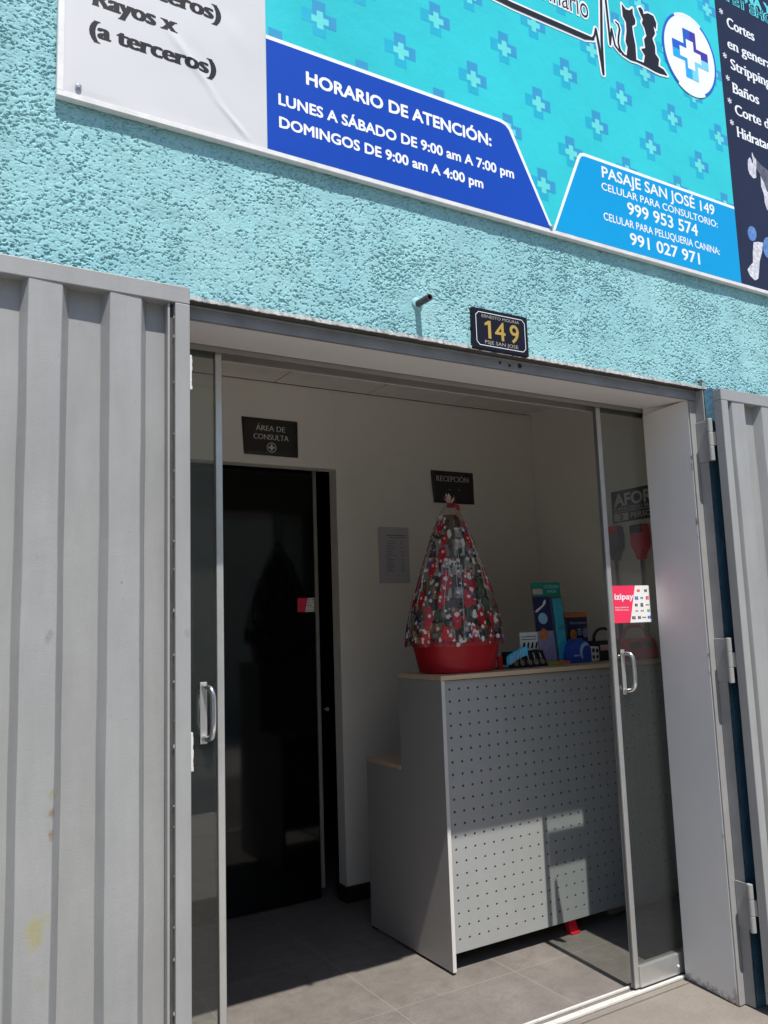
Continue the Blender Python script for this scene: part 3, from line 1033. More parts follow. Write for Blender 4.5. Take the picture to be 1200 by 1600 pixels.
def pay_sticker(sheet, x0, x1, z0, z1, off, parent, full):
    h, w = z1 - z0, x1 - x0
    base = MB()
    sheet.poly(base, [(x0, z0), (x1, z0), (x1, z1), (x0, z1)], off, 0.0004)
    st = base.build('payment_sticker', M['white'], parent)
    mb = MB()
    o = off + 0.0007
    sheet.poly(mb, [(x0, z0), (x0 + w * 0.43, z0), (x0 + w * 0.62, z1), (x0, z1)], o)
    mb.build('red_field', M['sticker_red'], st)
    if full:
        write(sheet, 'izipay', x0 + 0.013, x0 + w * 0.56, z0 + h * 0.63, h * 0.155, o + 0.0004, M['ink_white'], st, bold=0.022)
        t = MB()
        write(sheet, 'Aquí aceptamos', x0 + w * 0.05, x0 + w * 0.41, z0 + h * 0.40, h * 0.042, o + 0.0004, None, None, mb=t)
        write(sheet, 'TODAS las tarjetas', x0 + w * 0.05, x0 + w * 0.42, z0 + h * 0.33, h * 0.042, o + 0.0004, None, None, mb=t)
        t.build('lettering', M['ink_white'], st)
    blocks = {}
    rows = [(0.86, [('bright_red', .70), ('black', .90)]), (0.66, [('logo_blue', .64), ('green', .78), ('bright_red', .93)]),
            (0.47, [('black', .62), ('black', .77), ('grey_pl', .92)]), (0.31, [('grey_pl', .62), ('grey_pl', .77), ('green', .94)]),
            (0.13, [('black', .53), ('black', .68), ('grey_pl', .81), ('logo_blue', .95)])]
    for rz, its in rows:
        for c, rx in its:
            mb = blocks.setdefault(c, MB())
            cx, cz = x0 + w * rx, z0 + h * rz
            bw, bh = w * random.uniform(0.032, 0.05), h * random.uniform(0.028, 0.055)
            if c == 'grey_pl':
                bh = h * 0.016
            for (u0, u1, v0, v1) in ((-1, -0.15, -1, 1), (0.05, 1, -1, 0.1), (0.05, 1, 0.35, 1)):
                sheet.poly(mb, [(cx + bw * u0, cz + bh * v0), (cx + bw * u1, cz + bh * v0), (cx + bw * u1, cz + bh * v1), (cx + bw * u0, cz + bh * v1)], o + 0.0003)
    for c, mb in blocks.items():
        mb.build('card_mark', M[c], st)
    return st


pay_sticker(FRONT(2.530), 2.6480, 2.878, 1.457, 1.616, 0.0003, dr, True)

# ------------------------------------------------------------------ dark glass door of the consulting room
cd = thing('consulting_room_door', (1.4, 4.29, 0), 'black glass inner door with a thin grey stile and small red sticker', 'glass door')
MB().box(LEFT, 2.108, 4.290, 4.298, 0.01, DTOP + 0.05).build('glass', M['dark_glass'], cd)
MB().box(2.109, 2.130, 4.280, 4.305, 0.06, DTOP + 0.05).build('stile', M['alu_dark'], cd, bevel=0.002)
mb = MB()
mb.tube([(2.150, 4.27, 1.02), (2.150, 4.245, 1.02)], 0.012, 10)
mb.build('knob', M['chrome'], cd)
pay_sticker(FRONT(4.290), 2.000, 2.106, 1.566, 1.645, 0.0004, cd, False)

# ------------------------------------------------------------------ the big sign over the doorway
sg = thing('shop_sign', (2.6, SIGN, 2.905), 'long turquoise, white and navy clinic sign board fixed to the wall above the doorway', 'sign')
SX0, SX1, SZ0, SZ1 = 0.333, 5.0, 2.903, 4.6
mb = MB()
mb.box(SX0, SX1, SIGN, SIGN + 0.019, SZ0, SZ1)
mb.build('backing_frame', M['sign_frame'], sg, bevel=0.002)
mb = MB()
mb.box(SX0 + 0.001, SX0 + 0.017, SIGN - 0.0025, SIGN - 0.0002, SZ0 + 0.0165, SZ1)
mb.box(SX0 + 0.001, SX1, SIGN - 0.0025, SIGN - 0.0002, SZ0 + 0.001, SZ0 + 0.0160)
mb.build('edge_trim', M['sign_frame'], sg, bevel=0.0008)
S = FRONT(SIGN)
WX, DXX = 0.931, 3.172


def wrinkle(x, z):
    h = 0.0006 * (vnoise(x * 5, z * 5, 20) - 0.5) * 4
    for (ax, ay, bx, by, w, amp) in ((262, 45, 382, 212, 0.012, 0.0035), (300, 70, 372, 205, 0.02, -0.002), (330, 150, 385, 214, 0.006, 0.003), (392, 90, 352, 30, 0.03, 0.0015)):
        p, q = on_y(ax, ay, SIGN), on_y(bx, by, SIGN)
        dx, dz = q.x - p.x, q.z - p.z
        L = math.hypot(dx, dz)
        t = ((x - p.x) * dx + (z - p.z) * dz) / L
        d = ((x - p.x) * dz - (z - p.z) * dx) / L
        h = h + amp * np.exp(-(d / w) ** 2) * sstep(-0.05, 0.08, t) * sstep(L + 0.04, L - 0.05, t)
    edge = np.minimum(np.minimum(x - (SX0 + 0.018), WX - x), z - (SZ0 + 0.017))
    return 0.0008 + np.clip(h, -0.0005, 0.01) * sstep(0.0, 0.02, edge)


wp = grid_mesh('white_panel', [(SX0 + 0.0175, WX, SZ0 + 0.0165, 4.0, 0.006)], wrinkle, M['vinyl_white'], sg, SIGN)


def panel(name, pts, off, m, parent):
    mb = MB()
    S.poly(mb, pts, off, 0.0003)
    return mb.build(name, M[m], parent)


tq = panel('turquoise_panel', [(WX, SZ0 + 0.0165), (DXX, SZ0 + 0.0165), (DXX, SZ1), (WX, SZ1)], 0.0008, 'turquoise', sg)
dk = panel('dark_panel', [(DXX, SZ0 + 0.0165), (SX1, SZ0 + 0.0165), (SX1, SZ1), (DXX, SZ1)], 0.0008, 'navy', sg)
# pattern of little crosses: three printed layers
plus = lambda cx, cz, a, t: [(cx - t, cz - a), (cx + t, cz - a), (cx + t, cz - t), (cx + a, cz - t), (cx + a, cz + t), (cx + t, cz + t), (cx + t, cz + a), (cx - t, cz + a), (cx - t, cz + t), (cx - a, cz + t), (cx - a, cz - t), (cx - t, cz - t)]
half_hi = lambda cx, cz, a, t: [(cx - t, cz), (cx + t * 0, cz), (cx, cz - t), (cx + a, cz - t), (cx + a, cz + t), (cx + t, cz + t), (cx + t, cz + a), (cx - t, cz + a)]


def clip_poly(pts, f):
    out = []
    for i in range(len(pts)):
        p, q = pts[i], pts[(i + 1) % len(pts)]
        fp, fq = f(p), f(q)
        if fp >= 0:
            out.append(p)
        if fp * fq < 0:
            t = fp / (fp - fq)
            out.append((p[0] + (q[0] - p[0]) * t, p[1] + (q[1] - p[1]) * t))
    return out


def cross_layers(cx, cz, k, lay, box):
    """top and right arms in one ink, left and bottom arms in another, a light plus at the lower middle"""
    a, t = 0.062 * k, 0.0235 * k
    top = [(cx - t, cz + t * 0.2), (cx + t * 0.2, cz - t), (cx + a, cz - t), (cx + a, cz + t), (cx + t, cz + t), (cx + t, cz + a), (cx - t, cz + a)]
    low = [(cx - t, cz + t * 0.2), (cx - t, cz + t), (cx - a, cz + t), (cx - a, cz - t), (cx - t, cz - t), (cx - t, cz - a), (cx + t, cz - a), (cx + t, cz - t), (cx + t * 0.2, cz - t)]
    sm = plus(cx + 0.003 * k, cz - 0.003 * k, 0.031 * k, 0.0115 * k)
    for key, pts, off in (('hi', top, 0.0014), ('lo', low, 0.0014), ('mid', sm, 0.0017)):
        for fn in (lambda p: p[0] - box[0], lambda p: box[1] - p[0], lambda p: p[1] - box[2]):
            pts = clip_poly(pts, fn) if pts else pts
        if len(pts) >= 3:
            S.poly(lay[key], pts, off)


lay = {'hi': MB(), 'lo': MB(), 'mid': MB()}
zr = [3.09, 3.2625, 3.417, 3.59, 3.746, 3.905, 4.065, 4.22]
for r, z in enumerate(zr):
    x = 1.117 - 0.3065 + (0 if r % 2 == 0 else 0.153)
    while x < 3.25:
        if x > 0.88:
            cross_layers(x, z, 1.0, lay, (WX + 0.001, DXX - 0.001, SZ0 + 0.02))
        x += 0.3065
cp = lay['hi'].build('cross_pattern', M['cross_blue'], tq)
lay['lo'].build('cross_pattern', M['cross_cyan'], tq)
lay['mid'].build('cross_pattern', M['cross_mint'], tq)


def arc(cx, cz, r, a0, a1, n=6):
    return [(cx + r * math.cos(math.radians(a0 + (a1 - a0) * k / n)), cz + r * math.sin(math.radians(a0 + (a1 - a0) * k / n))) for k in range(n + 1)]


BZ = SZ0 + 0.0168
# hours banner
hb = [(WX, BZ), (2.060, BZ), (1.884, 3.262)] + [(1.868, 3.276), (1.845, 3.2815)] + [(WX, 3.2815)]
hbw = [(WX, BZ), (2.0715, BZ), (1.897, 3.268)] + [(1.876, 3.288), (1.848, 3.2945)] + [(WX, 3.2945)]
o1 = panel('hours_outline', hbw, 0.0020, 'ink_white', sg)
hours = panel('hours_banner', hb, 0.0024, 'royal', sg)
px_write(S, SIGN, 'HORARIO DE ATENCIÓN:', (477.6, 131), (767.5, 229.5), (478.7, 112.5), 0.0031, M['ink_white'], hours, heavy=0.0021)
px_write(S, SIGN, 'LUNES A SÁBADO DE 9:00 am A 7:00 pm', (434.5, 164), (802.5, 279), (434.5, 147.6), 0.0031, M['ink_white'], hours, heavy=0.0016)
px_write(S, SIGN, 'DOMINGOS DE 9:00 am A 4:00 pm', (435.6, 198.7), (754.6, 295), (435.6, 182.6), 0.0031, M['ink_white'], hours, heavy=0.0016)
# address banner
ab = [(2.083, BZ), (DXX, BZ), (DXX, 3.264), (2.262, 3.264), (2.246, 3.260), (2.236, 3.248)]
abw = [(2.0715, BZ), (DXX, BZ), (DXX, 3.277), (2.260, 3.277), (2.238, 3.271), (2.224, 3.253)]
panel('address_outline', abw, 0.0020, 'ink_white', sg)
addr = panel('address_banner', ab, 0.0024, 'azure', sg)
for s, lb, rb, lt, bd in (('PASAJE SAN JOSÉ 149', (940, 278.3), (1116, 336), (940, 261.7), 0.016),
                          ('CELULAR PARA CONSULTORIO:', (939.3, 296.7), (1120.7, 356), (939.3, 285.6), 0.009),
                          ('999 953 574', (980, 335), (1090, 369.3), (981.7, 317.2), 0.016),
                          ('CELULAR PARA PELUQUERIA CANINA:', (942.7, 344), (1124, 398.3), (942.7, 332.6), 0.009),
                          ('991 027 971', (984, 381.7), (1093.3, 414), (984, 364), 0.016)):
    px_write(S, SIGN, s, lb, rb, lt, 0.0031, M['ink_white'], addr, bold=bd)
# black lettering on the white panel
for s, lb, rb, cap in (('(a terceros)', (138.7, 57.5), (338, 117), 25), ('Rayos x', (144.4, 8.5), (276, 51.5), 25), ('(a terceros)', (147, -30.5), (345.5, 30), 25)):
    px_write(S, SIGN, s, lb, rb, (lb[0], lb[1] - cap), 0.0005, M['ink_black'], wp, bold=0.003, fat=0.0042, lift=wrinkle, serif=(0.085, 0.045))
# white lettering on the navy panel
def navy(s, lb, rb, cap, ink='ink_white', fat=0.0024, bold=0.0, off=0.0018):
    px_write(S, SIGN, s, lb, rb, (lb[0], lb[1] - cap), off, M[ink], dk, bold=bold, fat=fat, serif=(0.06, 0.05) if ink == 'ink_white' and s != '*' else None)


navy('Cortes', (1135.8, 43.5), (1178.5, 63.8), 15.5)
navy('en general', (1136.8, 77.3), (1208, 108), 15)
navy('Stripping', (1141.8, 110), (1204, 136), 15.5)
navy('Baños', (1145, 145.5), (1186, 163.5), 15.5)
navy('Corte de uñas', (1148.5, 180), (1242, 219), 15.5)
navy('Hidratación', (1152, 214.5), (1222, 243), 15.5)
for p in ((1124, 27), (1130, 96), (1134.5, 131), (1137.5, 166.5), (1141, 200.5)):
    navy('*', p, (p[0] + 6, p[1] + 2), 13, fat=0.0, bold=0.01)
navy('PET SHOP', (1135, 6.75), (1218, 41), 14.5, 'ink_teal', fat=0.002, bold=0.045)
navy('PET SHOP', (1136, 6.75), (1217, 40.6), 14.0, 'navy', fat=0.0, bold=-0.002, off=0.0024)
navy('CANINA Y', (1120, -14), (1205, 17), 14.5, 'ink_teal', fat=0.002, bold=0.03)

# heartbeat line that ends in a cat and a dog, outlined in white
z1 = lambda pts, ox, oy, k: [(lambda q: (q.x, q.z))(on_y(ox + p[0] * k, oy + p[1] * k, SIGN)) for p in pts]
K8 = (800, 0, 0.21667)
bar = (z1([(-560, -235), (0, 42), (520, 268), (585, 285)], *K8), [0.024, 0.024, 0.024, 0.010])
ecg = (z1([(572, 286), (590, 262), (600, 212), (622, 330), (655, 535), (642, 300), (636, -140), (650, -300), (664, -60), (690, 180), (704, 322), (712, 212), (738, 330), (775, 378)], *K8),
       [0.010, 0.010, 0.011, 0.013, 0.013, 0.014, 0.013, 0.010, 0.011, 0.011, 0.010, 0.010, 0.009, 0.008])
cat = z1([(775, 372), (745, 345), (770, 370), (765, 372), (800, 390), (822, 404), (830, 340), (815, 300), (822, 225), (818, 160), (795, 118), (787, 30), (815, 70), (842, 78), (865, 62), (868, 105), (886, 150), (884, 178), (862, 190), (870, 250), (886, 330), (893, 440), (840, 425), (800, 405)][4:], *K8)
tail = (z1([(742, 160), (762, 178), (772, 215), (764, 262), (762, 310), (775, 365), (800, 395)], *K8), [0.006, 0.009, 0.010, 0.010, 0.010, 0.011, 0.010])
dog = z1([(945, 460), (955, 400), (928, 355), (958, 350), (948, 285), (966, 262), (950, 200), (932, 168), (940, 140), (926, 112), (905, 60), (922, 55), (938, 75), (945, 105), (975, 98), (1015, 118), (1036, 170), (1034, 214), (1015, 190), (1028, 245), (1008, 280), (1028, 340), (1030, 392), (1056, 430), (1052, 480), (1090, 505), (1118, 548), (1060, 535), (1010, 510)], *K8)
ground = (z1([(790, 392), (850, 428), (900, 445), (960, 472), (1030, 510), (1110, 546)], *K8), [0.008, 0.012, 0.010, 0.014, 0.016, 0.004])
out = MB()
for k, q in enumerate((cat, dog)):
    pen(S, out, q + q[:1], 0.018, 0.0019 + 0.0001 * k)
for k, (q, w) in enumerate((bar, ecg, tail, ground)):
    pen(S, out, q, [a + 0.017 for a in w], 0.0022 + 0.0002 * k)
out.build('white_outline', M['ink_white'], tq)
line = MB()
for k, (q, w) in enumerate((bar, ecg)):
    pen(S, line, q, w, 0.0036 + 0.0003 * k)
line.build('heartbeat_line', M['ink_black'], tq)
an = MB()
S.poly(an, cat, 0.0036)
pen(S, an, tail[0], tail[1], 0.0037)
an.build('cat_silhouette', M['ink_black'], tq)
an = MB()
S.poly(an, dog, 0.0036)
pen(S, an, ground[0], ground[1], 0.0038)
an.build('dog_silhouette', M['ink_black'], tq)
px_write(S, SIGN, 'Veterinario', (788, -22.5), (920, 23.5), (788, -58), 0.0024, M['ink_white'], tq, bold=0.05)
px_write(S, SIGN, 'Veterinario', (790, -22.0), (918.5, 23), (790, -56), 0.0030, M['ink_black'], tq, bold=-0.004)

# round emblem
c = on_y(1077, 87, SIGN)
em = MB()
S.poly(em, disc(c.x, c.z, 0.178, 0.196, 56), 0.0034)
emb = em.build('round_emblem', M['logo_blue'], tq)
em = MB()
S.poly(em, disc(c.x, c.z, 0.166, 0.184, 56), 0.0038)
em.build('white_disc', M['ink_white'], emb)
em = MB()
for a0 in (60, 238):
    S.poly(em, [(c.x + 0.1785 * math.cos(math.radians(a)), c.z + 0.1965 * math.sin(math.radians(a))) for a in range(a0, a0 + 62, 4)] +
           [(c.x + 0.1655 * math.cos(math.radians(a)), c.z + 0.1835 * math.sin(math.radians(a))) for a in range(a0 + 60, a0 - 1, -4)], 0.0042)
em.build('ring_gleam', M['ink_white'], emb)
cx, cz = c.x + 0.004, c.z + 0.002
a_, t_ = 0.118, 0.042
for nm, pts, off in (('logo_blue', [(cx - t_, cz), (cx - t_ * 0.2, cz + t_ * 0.2), (cx + t_ * 0.1, cz + a_), (cx - t_, cz + a_)], 0.0042),
                     ('logo_blue', [(cx - a_, cz + t_), (cx - t_, cz + t_), (cx - t_, cz), (cx - a_, cz)], 0.0042),
                     ('logo_purple', [(cx + t_ * 0.1, cz + a_), (cx + t_, cz + a_), (cx + t_, cz + t_), (cx + a_, cz + t_), (cx + a_, cz), (cx, cz), (cx - t_ * 0.2, cz + t_ * 0.2)], 0.0044),
                     ('logo_sky', [(cx - a_, cz), (cx, cz), (cx, cz - a_), (cx - t_, cz - a_), (cx - t_, cz - t_), (cx - a_, cz - t_)], 0.0044),
                     ('logo_aqua', [(cx, cz), (cx + a_, cz), (cx + a_, cz - t_), (cx + t_, cz - t_), (cx + t_, cz - a_), (cx, cz - a_)], 0.0046)):
    em = MB()
    S.poly(em, pts, off)
    em.build('emblem_plus', M[nm], emb)
em = MB()
S.poly(em, plus(cx - 0.002, cz - 0.002, 0.070, 0.024), 0.0050)
em.build('emblem_plus', M['ink_white'], emb)

# printed dog photograph at the bottom of the navy panel
K7 = (1090, 220, 0.15625)


def blob(pts, m_, off, nm='dog_print'):
    mb = MB()
    S.poly(mb, z1(pts, *K7), off)
    mb.build(nm, M[m_], dk)


blob([(540, 110), (575, 180), (640, 250), (704, 300), (900, 420), (980, 900), (800, 1200), (730, 720), (690, 690), (660, 560), (630, 420), (625, 340), (580, 275), (545, 200)], 'fur_grey', 0.0016)
blob([(540, 112), (556, 160), (580, 185), (585, 240), (580, 300), (583, 372), (555, 378), (520, 340), (500, 285), (498, 195), (518, 165), (532, 190), (545, 235), (552, 200), (538, 150)], 'fur_white', 0.0020)
blob([(625, 350), (660, 420), (690, 510), (760, 560), (800, 760), (690, 690), (668, 620), (660, 540), (632, 460)], 'fur_white', 0.0020)
blob([(555, 1015), (600, 1012), (650, 1020), (640, 1120), (618, 1200), (612, 1290), (604, 1380), (570, 1398), (520, 1350), (495, 1290), (520, 1250), (550, 1220), (548, 1120)], 'fur_white', 0.0020)
for cxx, cyy, rx, ry in ((540, 930, 44, 75), (700, 1070, 50, 105)):
    blob([(cxx + rx * math.cos(t * math.pi / 10) + 8 * math.sin(t * math.pi / 10), cyy + ry * math.sin(t * math.pi / 10)) for t in range(20)], 'bead_blue', 0.0022)
# screws along the lower edge
for px, py in ((122, 137), (860, 355)):
    q = on_y(px, py, SIGN)
    MB().tube([(q.x, SIGN - 0.001, q.z), (q.x, SIGN - 0.007, q.z), (q.x, SIGN - 0.009, q.z)], [0.0085, 0.008, 0.004], 12).build('screw', M['chrome'], sg)

# ------------------------------------------------------------------ house number plate
NP = 2.155
q = [on_y(738, 479, NP), on_y(824, 496, NP), on_y(826, 557, NP), on_y(740, 543, NP)]
nx0, nx1 = (q[0].x + q[3].x) / 2, (q[1].x + q[2].x) / 2
nz0, nz1 = (q[2].z + q[3].z) / 2, (q[0].z + q[1].z) / 2
npl = thing('house_number_plate', ((nx0 + nx1) / 2, NP, nz0), 'black house number plate with gold digits 149 above the doorway', 'number plate')
MB().box(nx0, nx1, NP, WALL + 0.003, nz0, nz1).build('plate', M['plate'], npl, bevel=0.002)
S2 = FRONT(NP)
w, h = nx1 - nx0, nz1 - nz0
mb = MB()
m_ = 0.014
nt = 0.012
ln = [(nx0 + m_ + nt, nz0 + m_), (nx1 - m_ - nt, nz0 + m_), (nx1 - m_, nz0 + m_ + nt), (nx1 - m_, nz1 - m_ - nt), (nx1 - m_ - nt, nz1 - m_), (nx0 + m_ + nt, nz1 - m_), (nx0 + m_, nz1 - m_ - nt), (nx0 + m_, nz0 + m_ + nt)]
for i in range(8):
    a, b = Vector(ln[i]), Vector(ln[(i + 1) % 8])
    S2.poly(mb, stroke([a, b], 0.0022), 0.0006 + 0.0001 * (i % 2))
mb.build('border_line', M['ink_white'], npl)
mb = MB()
d0, d1 = nz0 + h * 0.28, nz0 + h * 0.72
S2.poly(mb, [(nx0 + w * 0.262, d0), (nx0 + w * 0.315, d0), (nx0 + w * 0.315, d1), (nx0 + w * 0.272, d1), (nx0 + w * 0.205, d1 - h * 0.075), (nx0 + w * 0.205, d1 - h * 0.135), (nx0 + w * 0.262, d1 - h * 0.10)], 0.0012)
mb.build('digit', M['gold'], npl)
write(S2, '4', nx0 + w * 0.385, nx0 + w * 0.575, nz0 + h * 0.28, h * 0.44, 0.0012, M['gold'], npl, bold=0.012, name='digit')
write(S2, '9', nx0 + w * 0.655, nx0 + w * 0.825, nz0 + h * 0.28, h * 0.44, 0.0012, M['gold'], npl, bold=0.012, name='digit')
write(S2, 'ERNESTO MOLINA', nx0 + w * 0.16, nx0 + w * 0.84, nz0 + h * 0.78, h * 0.075, 0.0008, M['pale_line'], npl)
write(S2, 'PSJE SAN JOSE', nx0 + w * 0.2, nx0 + w * 0.80, nz0 + h * 0.145, h * 0.085, 0.0008, M['pale_line'], npl)

# ------------------------------------------------------------------ paper signs on the back wall
def curled_sheet(name, x0, x1, z0, z1, Y, m_, parent, bow=0.01, lean=0.0):
    mb = MB()
    n = 8
    v = []
    for i in range(n + 1):
        for j in range(n + 1):
            a, b = i / n, j / n
            y = Y - 0.003 - bow * (1 - b) ** 2 * (0.5 + 0.5 * math.cos(a * math.pi)) - lean * b
            v.append((x0 + (x1 - x0) * a + 0.012 * (1 - b) * (1 - a), y, z0 + (z1 - z0) * b))
    f = [(i * (n + 1) + j, (i + 1) * (n + 1) + j, (i + 1) * (n + 1) + j + 1, i * (n + 1) + j + 1) for i in range(n) for j in range(n)]
    mb.add(v, f)
    o = mb.build(name, m_, parent, smooth=True)
    so = o.modifiers.new('thickness', 'SOLIDIFY')
    so.thickness = 0.001
    return o


ar = thing('room_sign', (1.79, BACK, 2.42), 'dark paper sign reading área de consulta above the black inner door', 'paper sign')
curled_sheet('sheet', 1.62, 1.955, 2.424, 2.632, BACK, M['paper_dark'], ar, 0.006)
S3 = FRONT(BACK - 0.011)
write(S3, 'ÁREA DE', 1.70, 1.875, 2.561, 0.030, 0, M['paper_ink'], ar, fat=0.0010, bold=-0.010, serif=(0.05, 0.03))
write(S3, 'CONSULTA', 1.685, 1.895, 2.512, 0.030, 0, M['paper_ink'], ar, fat=0.0010, bold=-0.010, serif=(0.05, 0.03))
mb = MB()
c0 = (1.792, 2.469)
ringp = disc(*c0, 0.0285, 0.0285, 28)
rin = disc(*c0, 0.0245, 0.0245, 28)
mb.add([S3.p(a, b, 0) for a, b in ringp + rin], [(i, (i + 1) % 28, 28 + (i + 1) % 28, 28 + i) for i in range(28)])
S3.poly(mb, plus(*c0, 0.018, 0.006), 0.0)
mb.build('cross_badge', M['paper_ink'], ar)
rc = thing('room_sign', (3.01, BACK, 2.21), 'dark paper sign reading recepción behind the tip of the wrapped basket', 'paper sign')
curled_sheet('sheet', 2.852, 3.178, 2.212, 2.415, BACK, M['paper_dark'], rc, 0.006)
write(S3, 'RECEPCIÓN', 2.888, 3.135, 2.348, 0.034, 0, M['paper_ink'], rc, fat=0.0010, bold=-0.010, serif=(0.05, 0.03))
mb = MB()
for cc in ((2.985, 2.297), (3.06, 2.297)):
    S3.poly(mb, disc(*cc, 0.004, 0.004, 10), 0)
mb.build('small_dot', M['paper_ink'], rc)
nt_ = thing('notice_sheet', (2.57, BACK, 1.715), 'pale notice sheet with a printed list, left of the wrapped basket', 'notice')
mb = MB()
mb.box(2.462, 2.672, BACK - 0.004, BACK - 0.001, 1.718, 2.05)
mb.build('sleeve', M['paper'], nt_)
S4 = FRONT(BACK - 0.0045)
mb = MB()
S4.poly(mb, [(2.515, 1.998), (2.645, 1.998), (2.645, 2.004), (2.515, 2.004)], 0)
S4.poly(mb, [(2.535, 1.985), (2.645, 1.985), (2.645, 1.990), (2.535, 1.990)], 0)
zz = 1.965
while zz > 1.78:
    L = random.uniform(0.03, 0.075)
    S4.poly(mb, [(2.512, zz), (2.512 + L, zz), (2.512 + L, zz + 0.0035), (2.512, zz + 0.0035)], 0)
    if random.random() < 0.8:
        S4.poly(mb, [(2.612, zz), (2.612 + random.uniform(0.015, 0.035), zz), (2.635, zz + 0.0035), (2.612, zz + 0.0035)], 0)
    zz -= random.uniform(0.009, 0.014)
mb.build('printed_list', M['paper_text'], nt_)

# ------------------------------------------------------------------ right-hand wall: capacity sign and hanging scoops
W5 = SIDE(RIGHT)
cap_ = thing('capacity_sign', (RIGHT, 3.3, 2.02), 'black capacity sign reading aforo on the right wall behind the glass', 'sign')
u0, u1, v0, v1 = -3.475, -3.05, 2.028, 2.215
mb = MB()
W5.poly(mb, [(u0, v0), (u1, v0), (u1, v1), (u0, v1)], 0.0008, 0.003)
mb.build('board', M['plate'], cap_)
write(W5, 'AFORO', u0 + 0.02, u1 - 0.03, 2.125, 0.068, 0.0045, M['paper_ink'], cap_, bold=0.03)
write(W5, 'CAPACIDAD MAXIMA', u0 + 0.018, u1 - 0.03, 2.097, 0.019, 0.0045, M['paper_ink'], cap_, bold=0.01)
mb = MB()
W5.poly(mb, [(u0 + 0.015, 2.087), (u1 - 0.02, 2.087), (u1 - 0.02, 2.091), (u0 + 0.015, 2.091)], 0.0045)
W5.poly(mb, [(u0 + 0.015, 2.036), (u0 + 0.125, 2.036), (u0 + 0.125, 2.080), (u0 + 0.015, 2.080)], 0.0045)
mb.build('white_field', M['paper_ink'], cap_)
write(W5, '3', u0 + 0.055, u0 + 0.085, 2.043, 0.030, 0.0050, M['plate'], cap_, bold=0.03)
write(W5, 'PERSONAS', u0 + 0.142, u1 - 0.03, 2.045, 0.030, 0.0045, M['paper_ink'], cap_, bold=0.015)


def scoop(y, ztop, m1, label):
    t = thing('litter_scoop', (RIGHT - 0.03, y, ztop), label, 'scoop', 'long-handled scoops hanging on the right wall')
    X = RIGHT - 0.012
    mb = MB()
    prof_ = [(-0.045, 0), (0.045, 0), (0.052, -0.05), (0.05, -0.125), (0.022, -0.165), (0.014, -0.20), (-0.014, -0.20), (-0.022, -0.165), (-0.05, -0.125), (-0.052, -0.05)]
    mb.prism([(X, y - a, ztop + b) for a, b in prof_], (-0.055, 0, 0))
    mb.build('scoop_pan', M[m1], t, bevel=0.006)
    mb = MB()
    mb.box(X - 0.061, X - 0.0555, y - 0.043, y + 0.043, ztop - 0.050, ztop - 0.004)
    mb.build('hang_tag', M['bright_red'] if m1 != 'bright_red' else M['black'], t)
    mb = MB()
    mb.tube([(X - 0.028, y, ztop - 0.195), (X - 0.028, y, ztop - 0.60)], 0.0085, 8)
    mb.tube([(X - 0.028, y, ztop - 0.56), (X - 0.028, y, ztop - 0.68)], 0.013, 8)
    mb.build('handle', M['grey_pl'], t)
    return t


scoop(3.435, 2.005, 'grey_pl', 'dark grey long-handled scoop with a red tag, hanging under the capacity sign')
scoop(3.245, 1.995, 'bright_red', 'red long-handled scoop hanging beside the dark grey one, half hidden by the jamb')

# ------------------------------------------------------------------ reception counter
CX0, CX1, CY0, CY1, CYB = 2.120, RIGHT - 0.003, 3.07, 3.43, 3.76
ct = thing('reception_counter', (2.9, 3.4, 0), 'grey stepped reception counter with a perforated metal front and beige top', 'counter')
mb = MB()
mb.prism([(CX0, CY0, 0.012), (CX0, CYB, 0.012), (CX0, CYB, 0.798), (CX0, CY1, 0.798), (CX0, CY1, 1.227), (CX0, CY0, 1.227)], (0.018, 0, 0))
mb.build('side_panel', M['melamine'], ct)
mb = MB()
mb.prism([(CX1 - 0.018, CY0, 0.012), (CX1 - 0.018, CYB, 0.012), (CX1 - 0.018, CYB, 0.798), (CX1 - 0.018, CY1, 0.798), (CX1 - 0.018, CY1, 1.227), (CX1 - 0.018, CY0, 1.227)], (0.018, 0, 0))
mb.build('side_panel', M['melamine'], ct)
MB().box(CX0, CX0 + 0.018, CY0 - 0.002, CY0 - 0.0002, 0.012, 1.227).build('edge_band', M['edge'], ct)
MB().box(CX0 - 0.004, CX1, CY0 - 0.006, CY1 + 0.004, 1.2285, 1.2495).build('top_board', M['wood'], ct, bevel=0.0015)
MB().box(CX0 - 0.004, CX1, CY1 + 0.005, CYB + 0.004, 0.7995, 0.818).build('work_shelf', M['wood'], ct, bevel=0.0015)
MB().box(CX0 + 0.019, CX1 - 0.019, CY1 - 0.014, CY1 - 0.001, 0.82, 1.227).build('rear_board', M['melamine'], ct)
mb = MB()
mb.box(CX0 + 0.019, CX1 - 0.019, CY0 + 0.045, CY0 + 0.05, 0.08, 1.22)
mb.build('backing_board', M['void'], ct)
